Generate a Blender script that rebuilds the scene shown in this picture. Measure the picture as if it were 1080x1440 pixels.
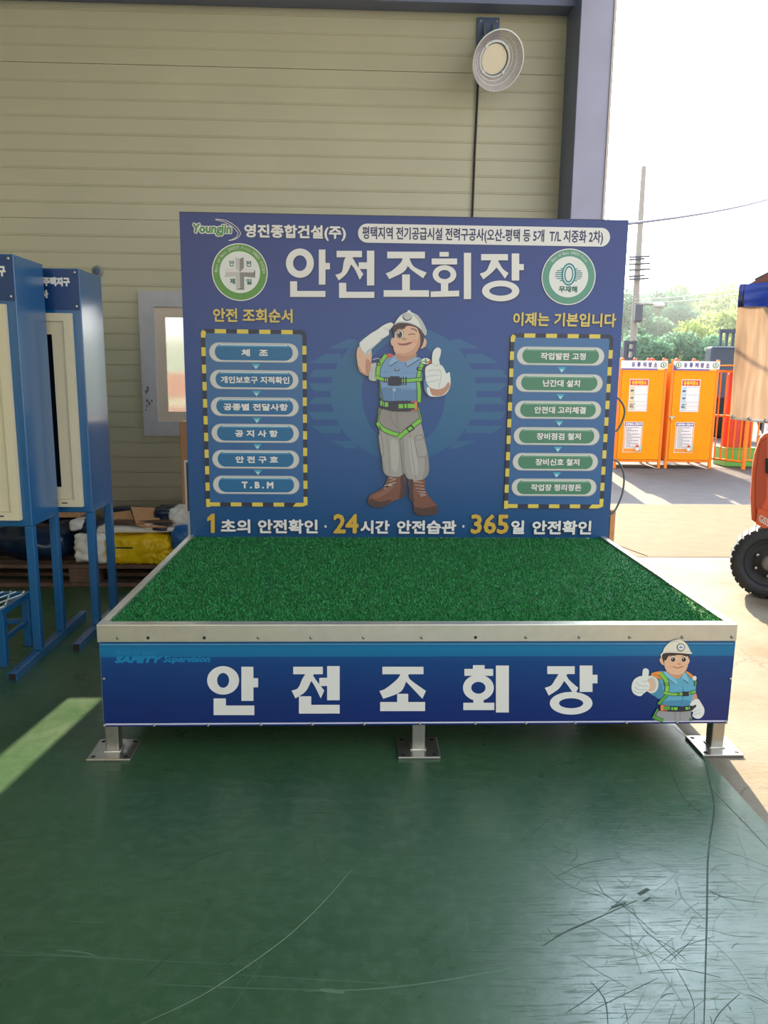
import bpy, bmesh, math, random
from mathutils import Vector, Matrix, noise
from mathutils.geometry import tessellate_polygon

C = bpy.context.scene.collection
SC = bpy.context.scene
for o in list(bpy.data.objects): bpy.data.objects.remove(o)
R = math.radians

# ---------------------------------------------------------------- camera
F_PX, PITCH, YAW, ROLL = 1081.566, 0.17982, 0.036741, 0.0110955
CAM = Vector((-0.24432, 0.0, 1.4296))
_cp, _sp, _cy, _sy = math.cos(PITCH), math.sin(PITCH), math.cos(YAW), math.sin(YAW)
FWD = Vector((_sy*_cp, _cy*_cp, -_sp))
_r = Vector((_cy, -_sy, 0)); _u = _r.cross(FWD)
RGT = _r*math.cos(ROLL) + _u*math.sin(ROLL)
UPV = -_r*math.sin(ROLL) + _u*math.cos(ROLL)
cd = bpy.data.cameras.new('camera'); cam = bpy.data.objects.new('camera', cd); C.objects.link(cam)
cd.sensor_fit = 'VERTICAL'; cd.sensor_height = 36; cd.sensor_width = 27; cd.lens = F_PX/1440*36
cd.clip_start = .05; cd.clip_end = 400
m4 = Matrix((RGT, UPV, -FWD)).transposed().to_4x4(); m4.translation = CAM
cam.matrix_world = m4
SC.camera = cam

def at(px, py, axis, val):
    """the point of the plane axis=val that the photograph shows at pixel (px, py)"""
    d = FWD + RGT*((px-540)/F_PX) - UPV*((py-720)/F_PX)
    t = (val-CAM[axis])/d[axis]
    return CAM + d*t

# ---------------------------------------------------------------- light
SUN_AZ, SUN_EL = R(7.2), R(26.7)
SUN_DIR = Vector((math.sin(SUN_AZ)*math.cos(SUN_EL), math.cos(SUN_AZ)*math.cos(SUN_EL), math.sin(SUN_EL)))
SUN_STRENGTH, SKY_STRENGTH, GLOW = 14.0, 1.8, 13.0
sl = bpy.data.lights.new('sun', 'SUN'); sl.energy = SUN_STRENGTH; sl.angle = R(.55); sl.color = (1, .82, .55)
so = bpy.data.objects.new('sun', sl); C.objects.link(so)
so.rotation_euler = SUN_DIR.to_track_quat('Z', 'Y').to_euler(); so.location = (3, 12, 9)
SC.view_settings.view_transform = 'Standard'; SC.view_settings.look = 'None'
SC.view_settings.gamma = 1; SC.view_settings.use_curve_mapping = False
SC.view_settings.exposure = 0.42
SC.cycles.max_bounces = 8; SC.cycles.diffuse_bounces = 5; SC.cycles.transparent_max_bounces = 12
SC.cycles.sample_clamp_indirect = 6; SC.cycles.caustics_refractive = False; SC.cycles.caustics_reflective = False; SC.cycles.use_denoising = True

W = bpy.data.worlds.new('sky'); SC.world = W; W.use_nodes = True
wn = W.node_tree; wn.nodes.clear()
def N(t, kind, **kw):
    n = t.nodes.new(kind)
    for k, v in kw.items(): setattr(n, k, v)
    return n
wo = N(wn, 'ShaderNodeOutputWorld'); bg = N(wn, 'ShaderNodeBackground')
tc = N(wn, 'ShaderNodeTexCoord'); sep = N(wn, 'ShaderNodeSeparateXYZ')
wn.links.new(tc.outputs['Generated'], sep.inputs[0])
rmp = N(wn, 'ShaderNodeValToRGB')
rmp.color_ramp.elements[0].position = .0; rmp.color_ramp.elements[0].color = (1, .97, .93, 1)
rmp.color_ramp.elements[1].position = .8; rmp.color_ramp.elements[1].color = (.62, .80, 1, 1)
wn.links.new(sep.outputs['Z'], rmp.inputs[0])
dot = N(wn, 'ShaderNodeVectorMath', operation='DOT_PRODUCT'); dot.inputs[1].default_value = SUN_DIR
nrm = N(wn, 'ShaderNodeVectorMath', operation='NORMALIZE')
wn.links.new(tc.outputs['Generated'], nrm.inputs[0]); wn.links.new(nrm.outputs[0], dot.inputs[0])
mx = N(wn, 'ShaderNodeMath', operation='MAXIMUM'); mx.inputs[1].default_value = 0
pw = N(wn, 'ShaderNodeMath', operation='POWER'); pw.inputs[1].default_value = 11
ml = N(wn, 'ShaderNodeMath', operation='MULTIPLY_ADD'); ml.inputs[1].default_value = GLOW; ml.inputs[2].default_value = SKY_STRENGTH
wn.links.new(dot.outputs['Value'], mx.inputs[0]); wn.links.new(mx.outputs[0], pw.inputs[0]); wn.links.new(pw.outputs[0], ml.inputs[0])
wn.links.new(rmp.outputs[0], bg.inputs[0]); wn.links.new(ml.outputs[0], bg.inputs[1]); wn.links.new(bg.outputs[0], wo.inputs[0])

# ---------------------------------------------------------------- materials
def lin(c):
    return tuple((x/255/12.92 if x/255 <= .04045 else ((x/255+.055)/1.055)**2.4) for x in c)
def mat(name, rgb, rough=.5, metal=0., spec=.5, coat=0., noise_amt=0., noise_scale=8., bump=0., bump_scale=60., emit=None):
    m = bpy.data.materials.new(name); m.use_nodes = True
    t = m.node_tree; b = t.nodes['Principled BSDF']
    c = lin(rgb) + (1,)
    b.inputs['Base Color'].default_value = c; b.inputs['Roughness'].default_value = rough
    b.inputs['Metallic'].default_value = metal; b.inputs['Specular IOR Level'].default_value = spec
    if coat: b.inputs['Coat Weight'].default_value = coat; b.inputs['Coat Roughness'].default_value = .16
    geo = None
    if noise_amt or bump:
        geo = N(t, 'ShaderNodeNewGeometry')
    if noise_amt:
        nz = N(t, 'ShaderNodeTexNoise'); nz.inputs['Scale'].default_value = noise_scale; nz.inputs['Detail'].default_value = 6
        t.links.new(geo.outputs['Position'], nz.inputs['Vector'])
        r = N(t, 'ShaderNodeValToRGB')
        r.color_ramp.elements[0].position = .3; r.color_ramp.elements[1].position = .7
        r.color_ramp.elements[0].color = tuple(max(0, x*(1-noise_amt)) for x in c[:3]) + (1,)
        r.color_ramp.elements[1].color = tuple(min(1, x*(1+noise_amt)) for x in c[:3]) + (1,)
        t.links.new(nz.outputs[0], r.inputs[0]); t.links.new(r.outputs[0], b.inputs['Base Color'])
    if bump:
        n2 = N(t, 'ShaderNodeTexNoise'); n2.inputs['Scale'].default_value = bump_scale; n2.inputs['Detail'].default_value = 4
        t.links.new(geo.outputs['Position'], n2.inputs['Vector'])
        bp = N(t, 'ShaderNodeBump'); bp.inputs['Strength'].default_value = bump; bp.inputs['Distance'].default_value = .01
        t.links.new(n2.outputs[0], bp.inputs['Height']); t.links.new(bp.outputs[0], b.inputs['Normal'])
    if emit:
        b.inputs['Emission Color'].default_value = lin(emit) + (1,); b.inputs['Emission Strength'].default_value = 1
    return m
def zramp(name, stops, rough=.35, coat=0., spec=.5):
    """printed vertical gradient: list of (world height, rgb)"""
    m = bpy.data.materials.new(name); m.use_nodes = True
    t = m.node_tree; b = t.nodes['Principled BSDF']; b.inputs['Roughness'].default_value = rough
    b.inputs['Specular IOR Level'].default_value = spec
    g = N(t, 'ShaderNodeNewGeometry'); s = N(t, 'ShaderNodeSeparateXYZ'); t.links.new(g.outputs['Position'], s.inputs[0])
    z0, z1 = stops[0][0], stops[-1][0]
    mr = N(t, 'ShaderNodeMapRange'); mr.inputs['From Min'].default_value = z0; mr.inputs['From Max'].default_value = z1
    t.links.new(s.outputs['Z'], mr.inputs['Value'])
    r = N(t, 'ShaderNodeValToRGB'); e = r.color_ramp.elements
    while len(e) < len(stops): e.new(.5)
    for k, (z, c) in enumerate(stops):
        e[k].position = (z-z0)/(z1-z0); e[k].color = lin(c) + (1,)
    t.links.new(mr.outputs[0], r.inputs[0]); t.links.new(r.outputs[0], b.inputs['Base Color'])
    return m

# ---------------------------------------------------------------- mesh helpers
WLOC = {}
class MB:
    def __init__(s): s.v = []; s.f = []; s.m = []; s.mats = []; s.sm = []
    def mi(s, m):
        if m not in s.mats: s.mats.append(m)
        return s.mats.index(m)
    def add(s, vs, fs, m, smooth=False):
        b = len(s.v); k = s.mi(m); s.v += [tuple(v) for v in vs]
        for f in fs: s.f.append(tuple(i+b for i in f)); s.m.append(k); s.sm.append(smooth)
        return s
    def box(s, x0, x1, y0, y1, z0, z1, m, M=None):
        vs = [Vector((x, y, z)) for z in (z0, z1) for y in (y0, y1) for x in (x0, x1)]
        if M: vs = [M @ v for v in vs]
        return s.add(vs, [(0, 2, 3, 1), (4, 5, 7, 6), (0, 1, 5, 4), (2, 6, 7, 3), (0, 4, 6, 2), (1, 3, 7, 5)], m)
    def bbox(s, x0, x1, y0, y1, z0, z1, m, bev=.004, M=None, seg=2):
        bm = bmesh.new()
        bmesh.ops.create_cube(bm, size=1)
        for v in bm.verts: v.co = Vector(((x0+x1)/2+v.co.x*(x1-x0), (y0+y1)/2+v.co.y*(y1-y0), (z0+z1)/2+v.co.z*(z1-z0)))
        bmesh.ops.bevel(bm, geom=bm.edges[:], offset=bev, segments=seg, affect='EDGES', profile=.5)
        return s.bm(bm, m, M)
    def bm(s, bm, m, M=None, smooth=False):
        bm.verts.index_update()
        vs = [(M @ v.co) if M else v.co.copy() for v in bm.verts]
        s.add(vs, [tuple(v.index for v in f.verts) for f in bm.faces], m, smooth); bm.free(); return s
    def tube(s, pts, r, m, n=8, caps=True, smooth=True):
        pts = [Vector(p) for p in pts]; rs = r if isinstance(r, (list, tuple)) else [r]*len(pts)
        rings = []; prev = None
        for i, p in enumerate(pts):
            d = (pts[min(i+1, len(pts)-1)]-pts[max(i-1, 0)]).normalized()
            a = prev - d*prev.dot(d) if prev is not None else d.orthogonal()
            if a.length < 1e-6: a = d.orthogonal()
            a.normalize(); prev = a; b = d.cross(a)
            rings.append([p+(a*math.cos(t)+b*math.sin(t))*rs[i] for t in [2*math.pi*k/n for k in range(n)]])
        vs = [v for rg in rings for v in rg]; fs = []
        for i in range(len(pts)-1):
            for k in range(n):
                fs.append((i*n+k, i*n+(k+1) % n, (i+1)*n+(k+1) % n, (i+1)*n+k))
        s.add(vs, fs, m, smooth)
        if caps: s.add(rings[0], [tuple(reversed(range(n)))], m); s.add(rings[-1], [tuple(range(n))], m)
        return s
    def lathe(s, prof, m, M=None, n=40, smooth=True, caps=False):
        """prof: list of (r, h) round local Z"""
        vs = []; fs = []
        for r, h in prof:
            for k in range(n):
                t = 2*math.pi*k/n; v = Vector((r*math.cos(t), r*math.sin(t), h)); vs.append(M @ v if M else v)
        for i in range(len(prof)-1):
            for k in range(n): fs.append((i*n+k, i*n+(k+1) % n, (i+1)*n+(k+1) % n, (i+1)*n+k))
        s.add(vs, fs, m, smooth)
        if caps:
            s.add(vs[:n], [tuple(reversed(range(n)))], m); s.add(vs[-n:], [tuple(range(n))], m)
        return s
    def quad(s, a, b, c, d, m): return s.add([a, b, c, d], [(0, 1, 2, 3)], m)
    def prism(s, pts, ax, lo, hi, m):
        """outline pts (2D) in the plane normal to axis ax, extruded lo..hi"""
        def mk(p, h):
            return {0: (h, p[0], p[1]), 1: (p[0], h, p[1]), 2: (p[0], p[1], h)}[ax]
        n = len(pts); vs = [mk(p, lo) for p in pts]+[mk(p, hi) for p in pts]
        tri = tessellate_polygon([[Vector((p[0], p[1], 0)) for p in pts]])
        fs = [tuple(t) for t in tri]+[tuple(i+n for i in reversed(t)) for t in tri]
        fs += [(i, (i+1) % n, n+(i+1) % n, n+i) for i in range(n)]
        return s.add(vs, fs, m)
    def soft(s, x0, x1, y0, y1, z0, z1, m, seed=0, amp=.03, power=3.2, sc=5., fine=.006):
        """a slumped fabric bundle"""
        bm = bmesh.new(); bmesh.ops.create_cube(bm, size=2)
        bmesh.ops.subdivide_edges(bm, edges=bm.edges[:], cuts=23, use_grid_fill=True)
        cx, cy, cz = (x0+x1)/2, (y0+y1)/2, (z0+z1)/2; hx, hy, hz = (x1-x0)/2, (y1-y0)/2, (z1-z0)/2
        for v in bm.verts:
            p = v.co; l = (abs(p.x)**power+abs(p.y)**power+abs(p.z)**power)**(1/power); q = p/l
            w = Vector((cx+q.x*hx, cy+q.y*hy, cz+q.z*hz))
            d = noise.noise(w*sc+Vector((seed, 0, 0)))*amp + abs(noise.noise(w*sc*3+Vector((0, seed, 0))))*fine*2
            w += q*d
            w.z = max(w.z, z0)
            v.co = w
        return s.bm(bm, m, None, True)
    def build(s, name, parent=None, base=None):
        me = bpy.data.meshes.new(name); o = bpy.data.objects.new(name, me); C.objects.link(o)
        if parent is not None: org = WLOC[parent.name]
        elif base is not None: org = Vector(base)
        else:
            xs = [v[0] for v in s.v]; ys = [v[1] for v in s.v]; zs = [v[2] for v in s.v]
            org = Vector(((min(xs)+max(xs))/2, (min(ys)+max(ys))/2, min(zs)))
        me.from_pydata([tuple(Vector(v)-org) for v in s.v], [], s.f)
        for m in s.mats: me.materials.append(m)
        me.polygons.foreach_set('material_index', s.m); me.polygons.foreach_set('use_smooth', s.sm)
        me.update()
        if parent is not None: o.parent = parent; WLOC[o.name] = org.copy()
        else: o.location = org; WLOC[o.name] = org.copy()
        return o
def tag(o, label, cat, group=None, kind=None):
    o['label'] = label; o['category'] = cat
    if group: o['group'] = group
    if kind: o['kind'] = kind
    return o
def thing(name, label, cat, loc, group=None):
    o = bpy.data.objects.new(name, None); C.objects.link(o); o.location = loc; o.empty_display_size = .1
    WLOC[o.name] = Vector(loc); return tag(o, label, cat, group)
def struct(mb, name, parent=None):
    o = mb.build(name, parent, (0, 0, 0) if parent is None else None)
    if parent is None: o['kind'] = 'structure'
    return o

# ---------------------------------------------------------------- flat printed artwork
def catmull(pts, n=5, closed=True):
    out = []; L = len(pts)
    rng = range(L) if closed else range(L-1)
    for i in rng:
        g = lambda k: Vector(pts[k % L]) if closed else Vector(pts[max(0, min(L-1, k))])
        p0, p1, p2, p3 = g(i-1), g(i), g(i+1), g(i+2)
        for k in range(n):
            t = k/n
            out.append(.5*((2*p1)+(p2-p0)*t+(2*p0-5*p1+4*p2-p3)*t*t+(3*p1-p0-3*p2+p3)*t**3))
    if not closed: out.append(Vector(pts[-1]))
    return [tuple(p) for p in out]
_glyphs = {}
def text_mesh(s, res=2):
    if (s, res) not in _glyphs:
        c = bpy.data.curves.new('t', 'FONT'); c.body = s; c.resolution_u = res
        o = bpy.data.objects.new('t', c); me = bpy.data.meshes.new_from_object(o)
        vs = [(v.co.x, v.co.y) for v in me.vertices]; fs = [tuple(p.vertices) for p in me.polygons]
        bpy.data.objects.remove(o); bpy.data.curves.remove(c); bpy.data.meshes.remove(me)
        _glyphs[(s, res)] = (vs, fs)
    return _glyphs[(s, res)]
class Art:
    """prints shapes on the front of a board that faces -Y at y=Y; px=True: shapes are given in photograph pixels, projected on that board"""
    def __init__(s, mb, Y, step=.00004, S=1., ox=0., oy=0., px=True, clip=None):
        s.mb = mb; s.Y = Y; s.k = 1; s.step = step; s.S = S; s.ox = ox; s.oy = oy; s.px = px
    def sub(s, S, ox, oy):
        a = Art(s.mb, s.Y, s.step, S, ox, oy, s.px); a.par = s; return a
    def lay(s):
        r = getattr(s, 'par', s)
        r.k += 1; return r.Y - r.k*r.step
    def P(s, p):
        if not s.px: return (p[0], p[1])
        q = at(s.ox+p[0]*s.S, s.oy+p[1]*s.S, 1, s.Y); return (q.x, q.z)
    def loops(s, loops, m, plane=False):
        y = s.lay()
        L = [[Vector((*(p if plane else s.P(p)), 0)) for p in lp] for lp in loops]
        flat = [v for lp in L for v in lp]
        tri = tessellate_polygon(L)
        fs = []
        for a, b, c in tri:
            A, B, D = flat[a], flat[b], flat[c]
            cr = (B-A).cross(D-A).z
            if abs(cr) < 1e-12: continue
            fs.append((a, b, c) if cr > 0 else (a, c, b))
        s.mb.add([(v.x, y, v.y) for v in flat], fs, m)
    def poly(s, pts, m, plane=False): s.loops([pts], m, plane)
    def blob(s, pts, m, n=5): s.loops([catmull(pts, n)], m)
    def rect(s, x0, y0, x1, y1, m, plane=False): s.loops([[(x0, y0), (x1, y0), (x1, y1), (x0, y1)]], m, plane)
    def ell(s, cx, cy, rx, ry, m, n=48, plane=False, hole=None):
        f = lambda a, b, k: [(cx+a*math.cos(2*math.pi*i/k), cy+b*math.sin(2*math.pi*i/k)) for i in range(k)]
        lp = [f(rx, ry, n)]
        if hole: lp.append(f(hole[0], hole[1], n))
        s.loops(lp, m, plane)
    def stroke(s, pts, w, m, smooth=True, n=5):
        if smooth and len(pts) > 2: pts = catmull(pts, n, False)
        ps = [Vector(p) for p in pts]; a = []; b = []
        for i, p in enumerate(ps):
            d = (ps[min(i+1, len(ps)-1)]-ps[max(i-1, 0)]).normalized(); nn = Vector((-d.y, d.x))
            a.append(tuple(p+nn*w/2)); b.append(tuple(p-nn*w/2))
        s.poly(a+b[::-1], m)
    def pill(s, x0, z0, x1, z1, m):
        r = (z1-z0)/2; cz = (z0+z1)/2; p = []
        for k in range(17):
            t = -math.pi/2+math.pi*k/16; p.append((x1-r+r*math.cos(t), cz+r*math.sin(t)))
        for k in range(17):
            t = math.pi/2+math.pi*k/16; p.append((x0+r+r*math.cos(t), cz+r*math.sin(t)))
        s.poly(p, m, True)
    def text(s, body, x0, z0, x1, z1, m, bold=0., shear=0., plane=True):
        """fit the text into the plane rectangle; bold = extra stroke in metres"""
        vs, fs = text_mesh(body)
        X = [v[0] for v in vs]; Z = [v[1] for v in vs]
        a, b, c, d = min(X), max(X), min(Z), max(Z)
        y = s.lay()
        q = [(x0+bold/2+(v[0]-a)/(b-a)*(x1-x0-bold)+shear*((v[1]-c)/(d-c)-.5)*(z1-z0), z0+bold/2+(v[1]-c)/(d-c)*(z1-z0-bold)) for v in vs]
        offs = [(0, 0)] if not bold else [(bold/2*math.cos(t), bold/2*math.sin(t)) for t in [math.pi/4+math.pi/4*k for k in range(8)]]
        for i, (dx, dz) in enumerate(offs):
            s.mb.add([(x+dx, y-i*.000009, z+dz) for x, z in q], [f for f in fs], m)
        if bold: s.lay(); s.lay()
    def ptext(s, body, px0, py0, px1, py1, m, bold=0., shear=0.):
        """same, rectangle given by its top-left and bottom-right pixel"""
        a = at(px0, (py0+py1)/2, 1, s.Y); b = at(px1, (py0+py1)/2, 1, s.Y)
        t = at((px0+px1)/2, py0, 1, s.Y); u = at((px0+px1)/2, py1, 1, s.Y)
        s.text(body, a.x, u.z, b.x, t.z, m, bold, shear)
    def arc(s, body, cx, cz, r, a0, a1, h, m):
        n = len(body); y = s.lay()
        for i, ch in enumerate(body):
            if ch == ' ': continue
            vs, fs = text_mesh(ch); X = [v[0] for v in vs]; mid = (min(X)+max(X))/2
            t = a0+(a1-a0)*i/(n-1); rot = t-math.pi/2
            q = []
            for v in vs:
                lx, lz = (v[0]-mid)*h, v[1]*h
                q.append((cx+r*math.cos(t)+lx*math.cos(rot)-lz*math.sin(rot), y, cz+r*math.sin(t)+lx*math.sin(rot)+lz*math.cos(rot)))
            s.mb.add(q, fs, m)

# ================================================================ SETTING
OPEN_X, WALL_Y = 1.2, 5.8
M_wall = mat('cream_panel', (196, 192, 165), .42, noise_amt=.04, noise_scale=2)
M_wall2 = mat('cream_panel_plain', (190, 186, 160), .6)
M_steel_blue = mat('grey_blue_steel', (122, 132, 166), .5, noise_amt=.06, noise_scale=6)
M_steel_lit = mat('lit_lilac_steel', (162, 162, 184), .5, noise_amt=.05, noise_scale=6)
M_ceil = mat('ceiling_panel', (150, 150, 140), .7)

def floor_material():
    m = bpy.data.materials.new('green_epoxy'); m.use_nodes = True
    t = m.node_tree; b = t.nodes['Principled BSDF']; L = t.links.new
    g = N(t, 'ShaderNodeNewGeometry')
    def noi(scale, detail=6, vec=None, rough=.6):
        n = N(t, 'ShaderNodeTexNoise'); n.inputs['Scale'].default_value = scale; n.inputs['Detail'].default_value = detail
        n.inputs['Roughness'].default_value = rough; L(vec or g.outputs['Position'], n.inputs['Vector']); return n.outputs[0]
    def ramp(v, p0, p1, c0, c1):
        r = N(t, 'ShaderNodeValToRGB'); e = r.color_ramp.elements
        e[0].position = p0; e[1].position = p1; e[0].color = c0+(1,); e[1].color = c1+(1,); L(v, r.inputs[0]); return r.outputs[0]
    def mix(f, a, c2, blend='MIX'):
        n = N(t, 'ShaderNodeMix', data_type='RGBA', blend_type=blend)
        if isinstance(f, float): n.inputs[0].default_value = f
        else: L(f, n.inputs[0])
        for s, v in ((6, a), (7, c2)):
            if isinstance(v, tuple): n.inputs[s].default_value = v+(1,)
            else: L(v, n.inputs[s])
        return n.outputs[2]
    base = ramp(noi(1.3), .3, .75, lin((42, 74, 48)), lin((60, 92, 60)))
    base = mix(ramp(noi(24), .45, .8, (0, 0, 0), (.35,)*3), base, lin((92, 118, 96)))
    # fine cracks
    mp = N(t, 'ShaderNodeMapping'); mp.inputs['Scale'].default_value = (1, .8, 1); L(g.outputs['Position'], mp.inputs['Vector'])
    wv = N(t, 'ShaderNodeTexNoise'); wv.inputs['Scale'].default_value = 4; wv.inputs['Detail'].default_value = 5; L(mp.outputs[0], wv.inputs['Vector'])
    va = N(t, 'ShaderNodeVectorMath', operation='MULTIPLY_ADD'); va.inputs[1].default_value = (.35,)*3
    L(wv.outputs['Color'], va.inputs[0]); L(mp.outputs[0], va.inputs[2])
    vo = N(t, 'ShaderNodeTexVoronoi', feature='DISTANCE_TO_EDGE'); vo.inputs['Scale'].default_value = 1.6; L(va.outputs[0], vo.inputs['Vector'])
    cr = ramp(vo.outputs['Distance'], .0, .006, (1, 1, 1), (0, 0, 0))
    sx = N(t, 'ShaderNodeSeparateXYZ'); L(g.outputs['Position'], sx.inputs[0])
    mr = N(t, 'ShaderNodeMapRange'); mr.inputs['From Min'].default_value = .2; mr.inputs['From Max'].default_value = .9
    L(sx.outputs['X'], mr.inputs['Value'])
    crm = mix(1.0, cr, mix(1.0, ramp(noi(.9, 3), .42, .6, (0, 0, 0), (1, 1, 1)), mr.outputs[0], 'MULTIPLY'), 'MULTIPLY')
    base = mix(mix(1.0, crm, (.75,)*3, 'MULTIPLY'), base, lin((40, 48, 42)))
    L(base, b.inputs['Base Color'])
    rr = ramp(noi(5, 8, rough=.7), .3, .7, (.24,)*3, (.42,)*3)
    L(rr, b.inputs['Roughness'])
    # scuff bump: fine stretched streaks
    bumpv = None
    for ang in (.3, 1.2, 2.2):
        mp2 = N(t, 'ShaderNodeMapping'); mp2.inputs['Rotation'].default_value = (0, 0, ang); mp2.inputs['Scale'].default_value = (6, 160, 1)
        L(g.outputs['Position'], mp2.inputs['Vector'])
        o = ramp(noi(1, 2, mp2.outputs[0]), .62, .72, (0, 0, 0), (1, 1, 1))
        bumpv = o if bumpv is None else mix(1.0, bumpv, o, 'ADD')
    bumpv = mix(1.0, bumpv, mix(1.0, noi(90, 3), (.5,)*3, 'MULTIPLY'), 'ADD')
    bp = N(t, 'ShaderNodeBump'); bp.inputs['Strength'].default_value = .26; bp.inputs['Distance'].default_value = .002
    L(bumpv, bp.inputs['Height']); L(bp.outputs[0], b.inputs['Normal'])
    b.inputs['Specular IOR Level'].default_value = .6
    return m
PAINT_X = 1.09
fl = MB().box(-7, PAINT_X, -9, WALL_Y+.1, -.1, 0, floor_material())
M_scr = mat('floor_scratch', (120, 144, 116), .6); M_scr2 = mat('floor_faint_scratch', (78, 108, 80), .55); M_scd = mat('floor_dark_scuff', (44, 62, 48), .7)
_fk = [0]
def scratch(px, w, m, plane=False):
    pts = px if plane else [tuple(at(x, y, 2, 0))[:2] for x, y in px]
    if len(pts) > 2:
        q = []
        P_ = [Vector(p) for p in pts]
        for a in range(len(P_)-1):
            p0, p1, p2, p3 = P_[max(a-1, 0)], P_[a], P_[a+1], P_[min(a+2, len(P_)-1)]
            for k in range(6):
                t = k/6; q.append(.5*((2*p1)+(p2-p0)*t+(2*p0-5*p1+4*p2-p3)*t*t+(3*p1-p0-3*p2+p3)*t**3))
        pts = q+[P_[-1]]
    P_ = [Vector(p) for p in pts]; n = len(P_); _fk[0] += 1; z = .0002+_fk[0]*.000001; vs = []
    for k, p in enumerate(P_):
        d = (P_[min(k+1, n-1)]-P_[max(k-1, 0)]).normalized(); nn = Vector((-d.y, d.x))*w*.5*(.25+.75*math.sin(math.pi*(k+.5)/n)**.5)
        vs += [(p.x+nn.x, p.y+nn.y, z), (p.x-nn.x, p.y-nn.y, z)]
    fl.add(vs, [(2*k, 2*k+1, 2*k+3, 2*k+2) for k in range(n-1)], m)
for px, w, m in (([(200, 1440), (280, 1402), (350, 1357), (410, 1312), (460, 1263), (495, 1222)], .0022, M_scr), ([(0, 1337), (90, 1343), (200, 1350), (350, 1357)], .0026, M_scr2), ([(0, 1343), (70, 1344), (140, 1347)], .003, M_scr2),
    ([(80, 1336), (120, 1340), (138, 1347)], .006, M_scr2), ([(220, 1384), (330, 1389), (480, 1393)], .0028, M_scr2), ([(430, 1394), (520, 1391), (610, 1381), (740, 1358)], .004, M_scr2), ([(450, 1392), (470, 1394), (484, 1396)], .012, M_scr2), ([(305, 1369), (420, 1376), (560, 1384)], .002, M_scr2),
    ([(654, 1284), (655, 1316)], .002, M_scr2), ([(657, 1280), (658, 1312)], .002, M_scr2), ([(98, 1296), (150, 1297)], .003, M_scr2), ([(185, 1295), (212, 1297)], .002, M_scr2), ([(210, 1320), (242, 1315)], .002, M_scr2), ([(100, 1040), (92, 1070), (96, 1095), (108, 1112)], .0025, M_scr2),
    ([(72, 960), (60, 985), (52, 1005)], .002, M_scr2), ([(385, 1165), (420, 1180)], .002, M_scr2), ([(530, 1208), (535, 1210)], .006, M_scr2), ([(455, 1125), (468, 1127)], .005, M_scr2), ([(443, 1370), (447, 1371)], .008, M_scd),
    ([(762, 1331), (800, 1308), (840, 1291), (896, 1266)], .004, M_scd), ([(778, 1318), (830, 1296), (868, 1278)], .003, M_scd), ([(860, 1276), (880, 1270)], .010, M_scd), ([(898, 1258), (912, 1250)], .014, M_scd), ([(905, 1268), (915, 1262)], .008, M_scd),
    ([(945, 1020), (985, 1058), (1000, 1110), (1004, 1140), (996, 1200), (994, 1290), (990, 1440)], .006, M_scd), ([(1000, 1110), (1030, 1140), (1078, 1190)], .004, M_scd), ([(994, 1250), (1020, 1262), (1075, 1270)], .003, M_scd), ([(940, 1075), (960, 1120), (995, 1150)], .003, M_scd),
    ([(830, 1380), (850, 1405), (855, 1440)], .003, M_scd), ([(760, 1215), (800, 1245), (850, 1262)], .002, M_scd)):
    scratch(px, w, m)
rnd = random.Random(11)
for k in range(330):
    x = min(.35+abs(rnd.gauss(0, .42)), PAINT_X-.06); y = 1.25+rnd.random()*1.25
    if k % 5 == 0: x = -1.4+rnd.random()*2.3; y = 1.2+rnd.random()*1.7
    an = rnd.choice((.5, .75, 2.3, 1.2))+rnd.gauss(0, .35); l_ = .02+rnd.random()**2*.22; cv = rnd.gauss(0, .02)
    d = Vector((math.cos(an), math.sin(an))); nn = Vector((-d.y, d.x)); p = Vector((x, y)); pts = [p-d*l_/2, p+nn*cv*l_*4, p+d*l_/2]
    if max(q.x for q in pts) < PAINT_X-.01: scratch([tuple(q) for q in pts], .0008+rnd.random()*.0012, M_scr2 if k % 3 else M_scd, True)
struct(fl, 'floor')
M_conc = mat('bare_concrete', (176, 160, 128), .8, noise_amt=.16, noise_scale=5, bump=.25, bump_scale=40)
M_conc2 = mat('pale_concrete_apron', (196, 188, 168), .8, noise_amt=.14, noise_scale=3, bump=.2, bump_scale=60)
M_tan = mat('dusty_tan_yard', (98, 73, 46), .9, noise_amt=.14, noise_scale=6, bump=.3, bump_scale=70)
M_asph = mat('shade_grey_asphalt', (92, 84, 82), .9, noise_amt=.12, noise_scale=4, bump=.3, bump_scale=80)  # asphalt coloured greyer for the lockers' shade, from its edge on
M_joint = mat('dark_joint', (84, 70, 54), .9)
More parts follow.
